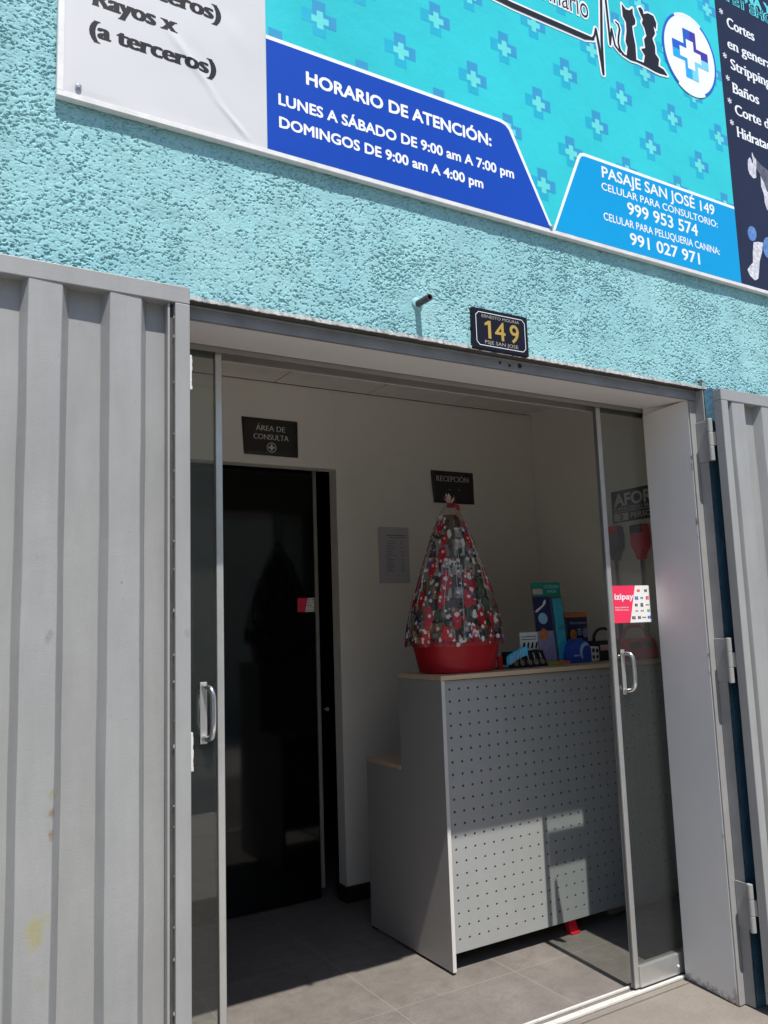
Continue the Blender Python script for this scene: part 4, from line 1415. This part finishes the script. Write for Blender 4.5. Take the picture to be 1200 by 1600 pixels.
# perforated sheet with real holes
px0, px1, pz0, pz1 = CX0 + 0.0195, CX1 - 0.0195, 0.078, 1.224
pitch_x, pitch_z, rh = 0.0520, 0.0528, 0.0056
nx, nz = int((px1 - px0 - 0.01) / pitch_x), int((pz1 - pz0) / pitch_z)
ex, ez = (px1 - px0 - nx * pitch_x), (pz1 - pz0 - nz * pitch_z)
xa, za = px0 + 0.008, pz0 + ez * 0.7
yf, yb = CY0 + 0.013, CY0 + 0.018
mb = MB()
K = 12
sq = []
for k in range(K):
    an_ = 2 * math.pi * k / K
    c_, s_ = math.cos(an_), math.sin(an_)
    mxx = max(abs(c_), abs(s_))
    sq.append((c_ / mxx, s_ / mxx))
for i in range(nx):
    for j in range(nz):
        cx, cz = xa + (i + 0.5) * pitch_x, za + (j + 0.5) * pitch_z
        # 12 points on the circle, 12 on the cell's edge (square corners fall on every third)
        v = [(cx + rh * math.cos(2 * math.pi * (k + 0.5) / K), yf, cz + rh * math.sin(2 * math.pi * (k + 0.5) / K)) for k in range(K)]
        rim_ = []
        for k in range(K):
            an_ = 2 * math.pi * (k + 0.5) / K
            c_, s_ = math.cos(an_), math.sin(an_)
            mxx = max(abs(c_), abs(s_))
            rim_.append((c_ / mxx, s_ / mxx))
        # snap the eight points nearest the corners to them
        for k in (1, 4, 7, 10):
            rim_[k] = (math.copysign(1, rim_[k][0]), math.copysign(1, rim_[k][1]))
        v += [(cx + a * pitch_x / 2, yf, cz + b * pitch_z / 2) for a, b in rim_]
        v += [(p[0], yb, p[2]) for p in v[:K]]
        f = [(k, K + k, K + (k + 1) % K, (k + 1) % K) for k in range(K)]
        f += [(k, (k + 1) % K, 2 * K + (k + 1) % K, 2 * K + k) for k in range(K)]
        mb.add(v, f)
X1, Z1 = xa + nx * pitch_x, za + nz * pitch_z
for q in ((px0, xa, pz0, pz1), (X1, px1, pz0, pz1), (xa, X1, pz0, za), (xa, X1, Z1, pz1)):
    mb.add([(q[0], yf, q[2]), (q[1], yf, q[2]), (q[1], yf, q[3]), (q[0], yf, q[3])], [(0, 1, 2, 3)])
mb.add([(px0, yf, pz0), (px1, yf, pz0), (px1, yb + 0.02, pz0), (px0, yb + 0.02, pz0)], [(0, 1, 2, 3)])
mb.build('perforated_front', M['perf'], ct)
MB().box(3.18, CX1 - 0.02, 3.19, 3.22, 0.001, 0.066).build('plinth', M['melamine'], ct)
mb = MB()
mb.box(CX0 + 0.003, CX0 + 0.015, CY0 + 0.003, CY0 + 0.03, 0.0005, 0.012)
mb.box(CX0 + 0.003, CX0 + 0.015, CYB - 0.03, CYB - 0.003, 0.0005, 0.012)
mb.build('foot', M['black'], ct)

# small red wedge on the floor under the counter's front
a = on_y(894, 1455, 3.13)
rw = thing('plastic_wedge', (2.86, 3.13, 0), 'small bright red plastic wedge standing on the floor under the counter front', 'wedge')
mb = MB()
mb.prism([(2.835, 3.115, 0.001), (2.888, 3.115, 0.001), (2.872, 3.135, 0.115), (2.840, 3.135, 0.115)], (0, 0.03, 0))
mb.build('wedge', M['bright_red'], rw, bevel=0.003)
mb = MB()
mb.box(2.833, 2.890, 3.108, 3.1148, 0.001, 0.012)
mb.build('lip', M['bright_red'], rw, bevel=0.002)

# ------------------------------------------------------------------ wrapped hamper on the counter
TOP = 1.2497
HX, HY = 2.345, 3.255
hp = thing('gift_hamper', (HX, HY, TOP), 'tall cellophane-wrapped Christmas hamper in a red plastic tub on the counter', 'hamper')


def oval(rx, ry, z, n=120, p=2.6):
    o = []
    for k in range(n):
        t = 2 * math.pi * k / n
        c_, s_ = math.cos(t), math.sin(t)
        o.append((HX + rx * math.copysign(abs(c_) ** (2 / p), c_), HY + ry * math.copysign(abs(s_) ** (2 / p), s_), z))
    return o


def rings(mb, R, close_first=True, close_last=False):
    n = len(R[0])
    v = [p for r in R for p in r]
    f = [(i * n + k, i * n + (k + 1) % n, (i + 1) * n + (k + 1) % n, (i + 1) * n + k) for i in range(len(R) - 1) for k in range(n)]
    if close_first:
        f.append(tuple(range(n - 1, -1, -1)))
    if close_last:
        f.append(tuple((len(R) - 1) * n + k for k in range(n)))
    return mb.add(v, f)


mb = MB()
rings(mb, [oval(0.176, 0.130, TOP + 0.0005), oval(0.183, 0.137, TOP + 0.006), oval(0.212, 0.158, TOP + 0.140), oval(0.222, 0.168, TOP + 0.142), oval(0.222, 0.168, TOP + 0.150), oval(0.210, 0.155, TOP + 0.150), oval(0.18, 0.13, TOP + 0.03)], True, True)
mb.build('tub', M['red'], hp, smooth=False, bevel=0)
# goods: tiers of cartons, bottles and tins
def hr(z):
    """radius of the wrapped cone at height z"""
    t = (z - 1.40) / (2.075 - 1.40)
    pts = [(0, 0.246), (0.10, 0.245), (0.3, 0.213), (0.5, 0.168), (0.7, 0.117), (0.86, 0.070), (0.96, 0.034), (1.0, 0.016)]
    for (a, ra), (b, rb) in zip(pts, pts[1:]):
        if t <= b:
            return ra + (rb - ra) * max(0, (t - a)) / (b - a)
    return 0.012


rnd = random.Random(3)
tier = 1.40
names = ['carton', 'bottle', 'tin', 'packet']
count = 0
while tier < 2.0:
    hgt = rnd.uniform(0.085, 0.115)
    R = hr(tier + hgt * 0.75) - 0.022
    if R < 0.02:
        break
    nn = max(3, int(2 * math.pi * R / 0.078))
    for k in range(nn):
        an_ = 2 * math.pi * (k + 0.3 * rnd.random()) / nn
        if math.sin(an_) > 0.45:
            continue
        cx, cy = HX + math.cos(an_) * R * 0.86, HY + math.sin(an_) * R * 0.86 * 0.70
        kind = rnd.choice(names)
        low_ = tier < 1.66
        pal = (0, 0, 2, 3, 5, 6, 7, 8, 7, 2) if low_ else (6, 8, 6, 2, 7, 3, 8, 4)
        m_ = M['pack'][rnd.choice(pal)]
        if 1.60 < tier < 1.70 and math.cos(an_) > 0.05:
            m_ = M['pack'][1]
        hh = hgt * rnd.uniform(0.8, 1.0)
        mb = MB()
        if kind in ('carton', 'packet'):
            wx, wy = rnd.uniform(0.02, 0.036), 0.014
            c_, s_ = math.cos(an_ + math.pi / 2), math.sin(an_ + math.pi / 2)
            base = [(cx + a * wx * c_ - b * wy * s_, cy + a * wx * s_ + b * wy * c_, tier) for a, b in ((-1, -1), (1, -1), (1, 1), (-1, 1))]
            mb.prism(base, (0.004 * rnd.uniform(-1, 1), 0, hh))
            o = mb.build(kind, m_, hp, bevel=0.002)
        elif kind == 'bottle':
            mb.tube([(cx, cy, tier), (cx, cy, tier + hh * 0.62), (cx, cy, tier + hh * 0.78), (cx, cy, tier + hh * 0.82), (cx, cy, tier + hh)], [0.019, 0.019, 0.008, 0.007, 0.007], 12)
            o = mb.build(kind, m_, hp, smooth=False)
        else:
            mb.tube([(cx, cy, tier), (cx, cy, tier + hh * 0.55)], 0.026, 14)
            o = mb.build(kind, m_, hp)
        # a label patch on the outward face
        lx, ly = math.cos(an_), math.sin(an_)
        d = 0.0285 if kind == 'tin' else (0.021 if kind == 'bottle' else 0.0165)
        tx, ty = -ly, lx
        ww = 0.011
        mb = MB()
        mb.add([(cx + lx * d + tx * ww * a, cy + ly * d + ty * ww * a, tier + hh * b) for a, b in ((-1, 0.15), (1, 0.15), (1, 0.42), (-1, 0.42))], [(0, 1, 2, 3)])
        mb.build('product_label', rnd.choice(M['pack']), o)
        count += 1
    tier += hgt + 0.004
# core that holds the tiers up
mb = MB()
rings(mb, [[(HX + (hr(z) * 0.62) * math.cos(2 * math.pi * k / 20), HY + hr(z) * 0.42 * math.sin(2 * math.pi * k / 20), z) for k in range(20)] for z in (1.39, 1.5, 1.6, 1.7, 1.8, 1.9, 2.0)], True, True)
mb.build('filler', M['pack'][3], hp)
# cellophane: pleated cone with a gathered neck and a ruffled tuft
NS = 120
ph = [rnd.random() * 6.28 for _ in range(6)]


def cello(k, z, grow=0.0):
    t = 2 * math.pi * k / NS
    r = hr(z) + grow
    fl = max(0.0, min(1.0, (1.46 - z) / 0.06))
    r *= 1 + (0.020 + 0.03 * (z > 1.9)) * math.sin(9 * t + ph[0] + 3 * z) + 0.014 * math.sin(17 * t + ph[1] - 5 * z) + 0.012 * abs(math.sin(13.5 * t + ph[3] + 2 * z)) + 0.03 * fl * math.sin(11 * t + ph[2])
    return (HX + r * math.cos(t), HY + r * math.sin(t) * 0.72, z)


zs = [1.375, 1.395, 1.42, 1.45, 1.49, 1.54, 1.6, 1.66, 1.72, 1.78, 1.84, 1.90, 1.95, 1.99, 2.02, 2.045, 2.06]
mb = MB()
R = [[cello(k, z) for k in range(NS)] for z in zs]
rings(mb, R, False, False)
wrap = mb.build('cellophane_wrap', M['film'], hp, smooth=True)
# printed red figures and pale dots on the film
figs, dots = MB(), MB()


def film_patch(mb_, t0, z0, outline, grow):
    pts = []
    for a, b in outline:
        z = z0 + b
        k = (t0 + a / max(0.03, hr(z))) / (2 * math.pi) * NS
        pts.append(cello(k, z, grow))
    mb_.add(pts, [tuple(range(len(pts)))])


for z0 in (1.425, 1.50, 1.585, 1.67, 1.735, 1.80, 1.87, 1.935):
    nfig = max(4, int(2 * math.pi * hr(z0) / 0.115))
    for k in range(nfig):
        t0 = 2 * math.pi * (k + 0.5 * (int(z0 * 13.3) % 2)) / nfig - 0.25 + rnd.uniform(-0.12, 0.12)
        sc_ = (1.0 if z0 < 1.83 else 0.7) * rnd.uniform(0.7, 1.05)
        big = rnd.random() < 0.8
        if big:
            pts_ = []
            for q in range(22):
                a_q = 2 * math.pi * q / 22
                r_q = 0.038 * (0.72 + 0.55 * rnd.random()) * (1.25 if abs(math.sin(a_q)) > 0.8 else 0.9)
                pts_.append((r_q * math.cos(a_q) * sc_ * 0.85, r_q * math.sin(a_q) * sc_ * 1.15))
            film_patch(figs, t0, z0, pts_, 0.002)
            hh_ = [(0.010 * math.cos(q * math.pi / 5) * sc_, (0.018 + 0.010 * math.sin(q * math.pi / 5)) * sc_) for q in range(10)]
            film_patch(dots, t0 + 0.02 * rnd.uniform(-1, 1), z0, hh_, 0.0035)
        for _ in range(3):
            ca, cb, rr = rnd.uniform(-0.07, 0.07), rnd.uniform(-0.05, 0.05), rnd.uniform(0.004, 0.011)
            film_patch(dots, t0, z0, [(ca + rr * math.cos(q * math.pi / 5) * rnd.uniform(0.7, 1.2), cb + rr * math.sin(q * math.pi / 5) * rnd.uniform(0.7, 1.3)) for q in range(10)], 0.0035)
extra = {'film_white': MB(), 'film_green': MB(), 'film_dark': MB(), 'film_tan': MB(), 'film_blue': MB(), 'film_rose': MB()}
for _ in range(620):
    z0 = 1.40 + 0.60 * rnd.random() ** 1.5
    key = rnd.choice(('film_white', 'film_white', 'film_white', 'film_green', 'film_dark', 'film_tan', 'film_blue', 'film_rose', 'film_rose'))
    rr = rnd.uniform(0.004, 0.013)
    el = rnd.uniform(0.5, 1.9)
    film_patch(extra[key], rnd.random() * 6.28, z0, [(rr * math.cos(q * math.pi / 4) * rnd.uniform(0.6, 1.3), rr * el * math.sin(q * math.pi / 4) * rnd.uniform(0.6, 1.3)) for q in range(8)], 0.0008 + 0.0007 * rnd.random())
for key, mb in extra.items():
    mb.build('printed_scraps', M[key], wrap)
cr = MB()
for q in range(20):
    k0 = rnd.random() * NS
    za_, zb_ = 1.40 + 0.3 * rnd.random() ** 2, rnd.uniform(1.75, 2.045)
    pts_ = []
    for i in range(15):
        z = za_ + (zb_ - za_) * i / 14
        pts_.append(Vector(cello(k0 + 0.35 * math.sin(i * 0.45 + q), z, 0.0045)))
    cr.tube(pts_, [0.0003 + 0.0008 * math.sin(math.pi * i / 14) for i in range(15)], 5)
cr.build('film_crease_glints', M['crease_glint'], wrap)
figs.build('printed_figures', M['film_red'], wrap)
dots.build('printed_dots', M['film_white'], wrap)
mb = MB()
mb.tube([(HX, HY, 2.040), (HX + 0.001, HY, 2.058)], [0.020, 0.014], 14)
mb.tube([(HX + 0.008, HY - 0.02, 2.05), (HX + 0.030, HY - 0.022, 2.040), (HX + 0.04, HY - 0.02, 2.022)], [0.006, 0.012, 0.004], 8)
mb.build('ribbon', M['red'], hp)
mb = MB()
for k in range(16):
    t = 2 * math.pi * k / 16 + rnd.random() * 0.3
    t2 = t + 0.5
    r_ = rnd.uniform(0.018, 0.034)
    zt = 2.056 + rnd.uniform(0.022, 0.055)
    mb.add([(HX, HY, 2.05), (HX + r_ * 0.6 * math.cos(t), HY + r_ * 0.6 * math.sin(t), 2.068), (HX + r_ * math.cos(t + 0.2), HY + r_ * math.sin(t + 0.2), zt), (HX + r_ * 0.8 * math.cos(t2), HY + r_ * 0.8 * math.sin(t2), zt - 0.012)], [(0, 1, 2, 3)])
mb.build('ruffled_tuft', M['pink'], hp)

# ------------------------------------------------------------------ small goods on the counter
def base_thing(name, px, py, Y, label, cat, group=None):
    p = on_y(px, py, Y)
    return thing(name, (p.x, Y, TOP), label, cat, group)


# cooling wrap blister pack, leaning a little to the left
YC = 3.30
cw = base_thing('cooling_wrap_pack', 865, 1035, YC, 'tall hanging pack with green header and turquoise cooling wrap, on the counter', 'pack')
tl, trr, br, bl = on_y(829, 910, YC), on_y(873, 910, YC), on_y(889, 1034, YC), on_y(844, 1036, YC)
Z0c, Z1c = TOP + 0.002, 1.672
lean = (tl.x - bl.x)
bw = br.x - bl.x
P = lambda a, b, off=0.0: Vector((bl.x + bw * a + lean * b, YC - off, Z0c + (Z1c - Z0c) * b))


def quad(mb_, a0, a1, b0, b1, off):
    mb_.add([P(a0, b0, off), P(a1, b0, off), P(a1, b1, off), P(a0, b1, off)], [(0, 1, 2, 3)])


def cpoly(m_, pts, off, nm, parent=None):
    mb_ = MB()
    mb_.add([P(a, b, off) for a, b in pts], [tuple(range(len(pts)))])
    return mb_.build(nm, M[m_], parent or cw)


mb = MB()
mb.prism([P(0, 0), P(1, 0), P(1, 1), P(0, 1)], (0, 0.004, 0))
mb.build('backing_card', M['grey_pl'], cw)
cpoly('green', [(0, 0.83), (1, 0.83), (1, 1), (0, 1)], 0.001, 'header')
cpoly('pink', [(0.03, 0.855), (0.36, 0.855), (0.36, 0.92), (0.03, 0.92)], 0.0016, 'red_patch')
cpoly('indigo', [(0, 0.40), (0.58, 0.40), (0.58, 0.825), (0, 0.825)], 0.001, 'dark_field')
cpoly('purple', [(0.05, 0.0), (0.60, 0.0), (0.58, 0.40), (0.0, 0.40)], 0.001, 'violet_field')
cpoly('ink_white', [(0.02, 0.64), (0.10, 0.67), (0.30, 0.72), (0.36, 0.77), (0.42, 0.79), (0.44, 0.76), (0.38, 0.72), (0.22, 0.67), (0.08, 0.63)], 0.0018, 'bone_print')
cpoly('sky', [(0.27 + 0.16 * math.cos(q * math.pi / 10), 0.555 + 0.07 * math.sin(q * math.pi / 10)) for q in range(20)], 0.0018, 'round_badge')
cpoly('orange', [(0.10, 0.30), (0.22, 0.28), (0.36, 0.32), (0.36, 0.40), (0.24, 0.44), (0.12, 0.40)], 0.0018, 'orange_print')
mb = MB()
mb.prism([P(0.64, 0.02, 0.003), P(0.93, 0.02, 0.003), P(0.93, 0.80, 0.003), P(0.64, 0.80, 0.003)], (0, -0.016, 0))
mb.build('turquoise_wrap', M['cyan'], cw, bevel=0.005)
mb = MB()
mb.prism([P(0.59, 0.012, 0.002), P(0.985, 0.012, 0.002), P(0.985, 0.825, 0.002), P(0.59, 0.825, 0.002)], (0, -0.022, 0))
mb.build('clear_blister', M['blister'], cw, bevel=0.004)
SC = FRONT(YC - 0.0018)
write(SC, 'COOLING', P(0.42, 0.9).x, P(0.93, 0.9).x, 1.642, 0.017, 0, M['sky'], cw, bold=0.01)
write(SC, 'WRAP', P(0.52, 0.9).x, P(0.85, 0.9).x, 1.617, 0.016, 0, M['sky'], cw, bold=0.01)
write(FRONT(YC - 0.0195), 'ICE', P(0.72, 0.4).x, P(0.86, 0.4).x, 1.425, 0.02, 0, M['indigo'], cw, bold=0.02)

# blue supplement pouch behind
YP = 3.36
pk = base_thing('treat_pouch', 900, 1030, YP, 'dark blue pouch with a red-orange top edge, right of the cooling wrap pack', 'pouch')
p0, p1 = on_y(884, 1030, YP), on_y(921, 1030, YP)
zt = on_y(900, 957, YP).z
mb = MB()
n = 10
v, f = [], []
for i in range(n + 1):
    for j in range(n + 1):
        a, b = i / n, j / n
        bulge = 0.022 * math.sin(math.pi * a) * (1 - b) ** 0.7
        xx = p0.x + (p1.x - p0.x) * a + (0.0 if b > 0.1 else 0)
        v.append((xx, YP - bulge, TOP + 0.001 + (zt - TOP) * b))
f = [(i * (n + 1) + j, (i + 1) * (n + 1) + j, (i + 1) * (n + 1) + j + 1, i * (n + 1) + j + 1) for i in range(n) for j in range(n)]
mb.add(v, f)
o = mb.build('pouch', M['indigo'], pk, smooth=True)
so = o.modifiers.new('thickness', 'SOLIDIFY'); so.thickness = 0.004; so.offset = -1
SP = FRONT(YP - 0.019)
mb = MB(); SP.poly(mb, [(p0.x + 0.002, zt - 0.026), (p1.x - 0.002, zt - 0.026), (p1.x - 0.002, zt - 0.001), (p0.x + 0.002, zt - 0.001)], -0.014); mb.build('red_band', M['orange'], pk)
write(SP, 'Recompensa', p0.x + 0.03, p1.x - 0.025, zt - 0.062, 0.014, 0.001, M['sky'], pk)
mb = MB()
SP.poly(mb, disc(p0.x + 0.045, zt - 0.12, 0.025, 0.03, 16), 0.004)
mb.build('dog_patch', M['orange'], pk)
mb = MB()
SP.poly(mb, disc(p1.x - 0.04, zt - 0.11, 0.022, 0.028, 16), 0.004)
mb.build('pale_patch', M['purple'], pk)
mb = MB()
for zq in (0.095, 0.108, 0.121, 0.145):
    SP.poly(mb, [(p0.x + 0.075, zt - zq), (p1.x - 0.07, zt - zq), (p1.x - 0.07, zt - zq + 0.006), (p0.x + 0.075, zt - zq + 0.006)], 0.005)
mb.build('text_lines', M['sky'], pk)

# blue toy box with white patches
YB = 3.22
tb = base_thing('toy_box', 915, 1035, YB, 'rounded blue toy pack with a white spotted end, in front of the dark pouch', 'toy pack')
x0, x1 = on_y(893, 1036, YB).x, on_y(938, 1032, YB).x
zt = on_y(908, 998, YB).z
W_ = x1 - x0
mb = MB()
prof_ = [(0, 0), (0.72, 0), (0.72, 0.55), (0.62, 0.85), (0.45, 1.0), (0.28, 0.98), (0.10, 0.75), (0.02, 0.35)]
mb.prism([(x0 + W_ * a, YB, TOP + 0.001 + (zt - TOP) * b) for a, b in prof_], (0, 0.075, 0))
mb.build('body', M['deep_blue'], tb, bevel=0.006)
mb = MB()
mb.prism([(x0 + W_ * a, YB + 0.004, TOP + 0.001 + (zt - TOP) * b) for a, b in ((0.73, 0.0), (1.0, 0.04), (1.0, 0.62), (0.73, 0.66))], (0, 0.06, 0))
en = mb.build('white_end', M['white'], tb, bevel=0.003)
ST = FRONT(YB)
mb = MB()
hh = zt - TOP
for a, b, r in ((0.80, 0.48, 0.010), (0.93, 0.46, 0.010), (0.80, 0.2, 0.009), (0.93, 0.2, 0.009)):
    ST.poly(mb, disc(x0 + W_ * a, TOP + hh * b, r, r * 1.2, 10), -0.0035)
mb.build('black_spot', M['black'], en)
mb = MB()
arcp = [(x0 + W_ * (0.52 + 0.17 * math.cos(t)), TOP + hh * (0.42 + 0.36 * math.sin(t))) for t in [math.pi * (0.3 + 0.95 * k / 10) for k in range(11)]]
ST.poly(mb, stroke(arcp, [0.006, 0.012, 0.018, 0.02, 0.02, 0.02, 0.02, 0.018, 0.016, 0.012, 0.006]), 0.0008)
ST.poly(mb, [(x0 + W_ * 0.1, TOP + hh * 0.28), (x0 + W_ * 0.30, TOP + hh * 0.28), (x0 + W_ * 0.30, TOP + hh * 0.34), (x0 + W_ * 0.1, TOP + hh * 0.34)], 0.0008)
mb.build('white_mark', M['sky'], tb)

# badge stand with a white card behind and a turquoise collar lying over it
YS = 3.17
bs = base_thing('badge_display', 828, 1046, YS, 'small black display stand of five round silver charms at the counter edge', 'display')
x0, x1 = on_y(800, 1046, YS).x, on_y(857, 1042, YS).x
zt = on_y(830, 1017, YS).z
mb = MB()
mb.prism([(x0, YS, TOP + 0.0005), (x0, YS + 0.09, TOP + 0.0005), (x0, YS + 0.075, zt), (x0, YS + 0.035, zt)], (x1 - x0, 0, 0))
mb.build('stand', M['black'], bs, bevel=0.003)
for k in range(5):
    mb = MB()
    rg = MB()
    cxk = x0 + (x1 - x0) * (0.14 + 0.175 * k + (0.03 if k > 1 else 0))
    b = 0.32
    yk = YS + 0.035 * b - 0.0015
    zk = TOP + (zt - TOP) * b
    tilt = Vector((0, 0.035, zt - TOP)).normalized()
    cen = Vector((cxk, yk, zk))
    nrm = Vector((0, -tilt.z, tilt.y))
    mb.prism([cen + Vector((1, 0, 0)) * 0.0155 * math.cos(q * math.pi / 8) + tilt * 0.0155 * math.sin(q * math.pi / 8) for q in range(16)], nrm * 0.002)
    rg.tube([cen + tilt * 0.018, cen + tilt * 0.032 + nrm * 0.002, cen + tilt * 0.046], 0.0022, 6)
    ch = mb.build('charm', M['chrome'], bs)
    rg.build('hook', M['alu'], ch)

YW = 3.275
wc = base_thing('photo_card', 827, 1036, YW, 'small white card with dark bars standing behind the charm display', 'card')
x0, x1 = on_y(813, 1010, YW).x, on_y(841, 1010, YW).x
zt = on_y(827, 988, YW).z
mb = MB()
mb.box(x0, x1, YW, YW + 0.003, TOP + 0.0005, zt)
mb.build('card', M['white'], wc)
SW = FRONT(YW)
mb = MB()
hh = zt - TOP
for b0, b1 in ((0.86, 0.88), (0.78, 0.80)):
    SW.poly(mb, [(x0 + 0.01, TOP + hh * b0), (x1 - 0.01, TOP + hh * b0), (x1 - 0.01, TOP + hh * b1), (x0 + 0.01, TOP + hh * b1)], 0.0006)
for k in range(4):
    a = x0 + 0.012 + 0.028 * k
    SW.poly(mb, [(a, TOP + hh * 0.52), (a + 0.014, TOP + hh * 0.52), (a + 0.022, TOP + hh * 0.70), (a + 0.010, TOP + hh * 0.70)], 0.0006)
SW.poly(mb, [(x0 + 0.02, TOP + hh * 0.1), (x1 - 0.004, TOP + hh * 0.1), (x1 - 0.004, TOP + hh * 0.5), (x0 + 0.06, TOP + hh * 0.46)], 0.0006)
mb.build('dark_bars', M['black'], wc)
mb = MB()
SW.poly(mb, disc(x0 + 0.05, TOP + hh * 0.30, 0.018, 0.02, 14), 0.0012)
mb.build('green_spot', M['green'], wc)

YT = 3.145
tc = base_thing('pet_collar', 806, 1036, YT, 'turquoise strap of a pet collar slung over the left end of the charm display', 'collar')
pts = [on_y(792, 1034, YT), on_y(800, 1029, YT), on_y(812, 1021, YT), on_y(822, 1016, YT)]
mb = MB()
v = []
for i, p in enumerate(pts):
    for dz in (-0.022, 0.022):
        for dy in (-0.004, 0.004):
            v.append((p.x, YT + dy + 0.01 * math.sin(i * 1.5), p.z + dz))
f = []
for i in range(3):
    a, b = i * 4, (i + 1) * 4
    f += [(a, a + 2, b + 2, b), (a + 1, b + 1, b + 3, a + 3), (a, b, b + 1, a + 1), (a + 2, a + 3, b + 3, b + 2)]
f += [(0, 1, 3, 2), (12, 14, 15, 13)]
mb.add(v, f)
mb.build('strap', M['cyan'], tc, bevel=0.002)
mb = MB()
for i in range(1, 8):
    t = i / 8 * 3
    k = min(2, int(t))
    p = pts[k].lerp(pts[k + 1], t - k)
    mb.box(p.x - 0.0012, p.x + 0.0012, YT - 0.0165, YT - 0.0045, p.z - 0.019, p.z + 0.019)
mb.build('stitching', M['sky'], tc)
p = on_y(786, 1030, YT)
mb = MB()
mb.box(p.x - 0.010, p.x + 0.014, YT + 0.02, YT + 0.035, TOP + 0.001, p.z + 0.012)
tag(mb.build('narrow_box', M['red'], None, bevel=0.002), 'narrow upright red box beside the turquoise collar strap', 'small box')

YR = 3.19
x0, x1 = on_y(758, 1046, YR).x, on_y(801, 1043, YR).x
cr = thing('card_tray', ((x0 + x1) / 2, YR, TOP), 'flat pale card tray between the red tub and the charm display', 'tray')
mb = MB()
mb.box(x0, x1, YR, YR + 0.085, TOP + 0.0005, TOP + 0.010)
mb.build('tray', M['grey_pl'], cr, bevel=0.002)
mb = MB()
mb.box(x0 + 0.006, x1 - 0.006, YR + 0.004, YR + 0.08, TOP + 0.0105, TOP + 0.017)
mb.build('card_stack', M['paper'], cr)

YG = 3.20
for (pa, pb, m_, lab) in ((858, 872, 'lime', 'flat lime green packet lying under the cooling wrap pack'), (872, 892, 'orange', 'flat orange packet lying beside the lime green one')):
    xa_, xb_ = on_y(pa, 1042, YG).x, on_y(pb, 1040, YG).x
    mb = MB()
    mb.box(xa_, xb_ - 0.002, YG, YG + 0.08, TOP + 0.0005, TOP + 0.016)
    tag(mb.build('flat_packet', M[m_], None, bevel=0.002), lab, 'packet')


# carrier-shaped cases with arched handles
def pet_case(px0_, px1_, pyb, pyt, Y, m_, label):
    a, b = on_y(px0_, pyb, Y), on_y(px1_, pyb, Y)
    zt_ = on_y((px0_ + px1_) / 2, pyt, Y).z
    t = thing('carry_case', ((a.x + b.x) / 2, Y, TOP), label, 'case', 'small cases with arched handles on the counter')
    w = b.x - a.x
    h = (zt_ - TOP) * 0.60
    mb = MB()
    mb.prism([(a.x, Y, TOP + 0.001), (b.x, Y, TOP + 0.001), (b.x - w * 0.03, Y, TOP + h * 0.75), (b.x - w * 0.12, Y, TOP + h), (a.x + w * 0.12, Y, TOP + h), (a.x + w * 0.03, Y, TOP + h * 0.75)], (0, 0.09, 0))
    mb.build('body', M[m_], t, bevel=0.008)
    mb = MB()
    n = 12
    for yy in (Y + 0.02,):
        mb.tube([(a.x + w * (0.5 - 0.34 * math.cos(math.pi * k / n)), yy + 0.02, TOP + h - 0.005 + (zt_ - TOP - h) * math.sin(math.pi * k / n) ** 0.7) for k in range(n + 1)], 0.008, 8)
    mb.build('handle', M[m_], t, smooth=True)
    mb = MB()
    s_ = FRONT(Y)
    s_.poly(mb, [(a.x + w * 0.18, TOP + h * 0.52), (a.x + w * 0.50, TOP + h * 0.52), (a.x + w * 0.50, TOP + h * 0.80), (a.x + w * 0.18, TOP + h * 0.80)], 0.0008)
    mb.build('tag', M['pink'] if m_ == 'black' else M['paper_dark'], t)
    mb = MB()
    s_.poly(mb, [(a.x + w * 0.54, TOP + h * 0.50), (a.x + w * 0.88, TOP + h * 0.50), (a.x + w * 0.88, TOP + h * 0.82), (a.x + w * 0.54, TOP + h * 0.82)], 0.0008)
    mb.build('badge', M['grey_pl'], t)


pet_case(931, 976, 1031, 980, 3.24, 'black', 'black case with an arched handle, behind the right door stile on the counter')
pet_case(976, 1030, 1032, 976, 3.20, 'bright_red', 'bright red case with an arched handle, behind the glass at the counter end')

# ------------------------------------------------------------------ the other side of the alley (seen only in reflections)
op = thing('opposite_house', (2, -5.0, 0), 'cream two-storey house across the alley, seen only as a dim reflection in the glass', 'building')
MB().box(-14, 16, -9, -5.0, -0.15, 5.2).build('wall', M['opposite'], op)
for xx in (-5.0, -1.5, 2.0, 5.5, 9.0):
    w_ = MB().box(xx, xx + 1.2, -4.998, -4.97, 1.0, 2.3).build('window', M['dark_glass'], op)
    mb = MB()
    mb.box(xx - 0.06, xx, -4.998, -4.95, 0.94, 2.36)
    mb.box(xx + 1.2, xx + 1.26, -4.998, -4.95, 0.94, 2.36)
    mb.box(xx, xx + 1.2, -4.998, -4.95, 2.3, 2.36)
    mb.box(xx, xx + 1.2, -4.998, -4.93, 0.94, 1.0)
    mb.build('window_frame', M['white'], w_)
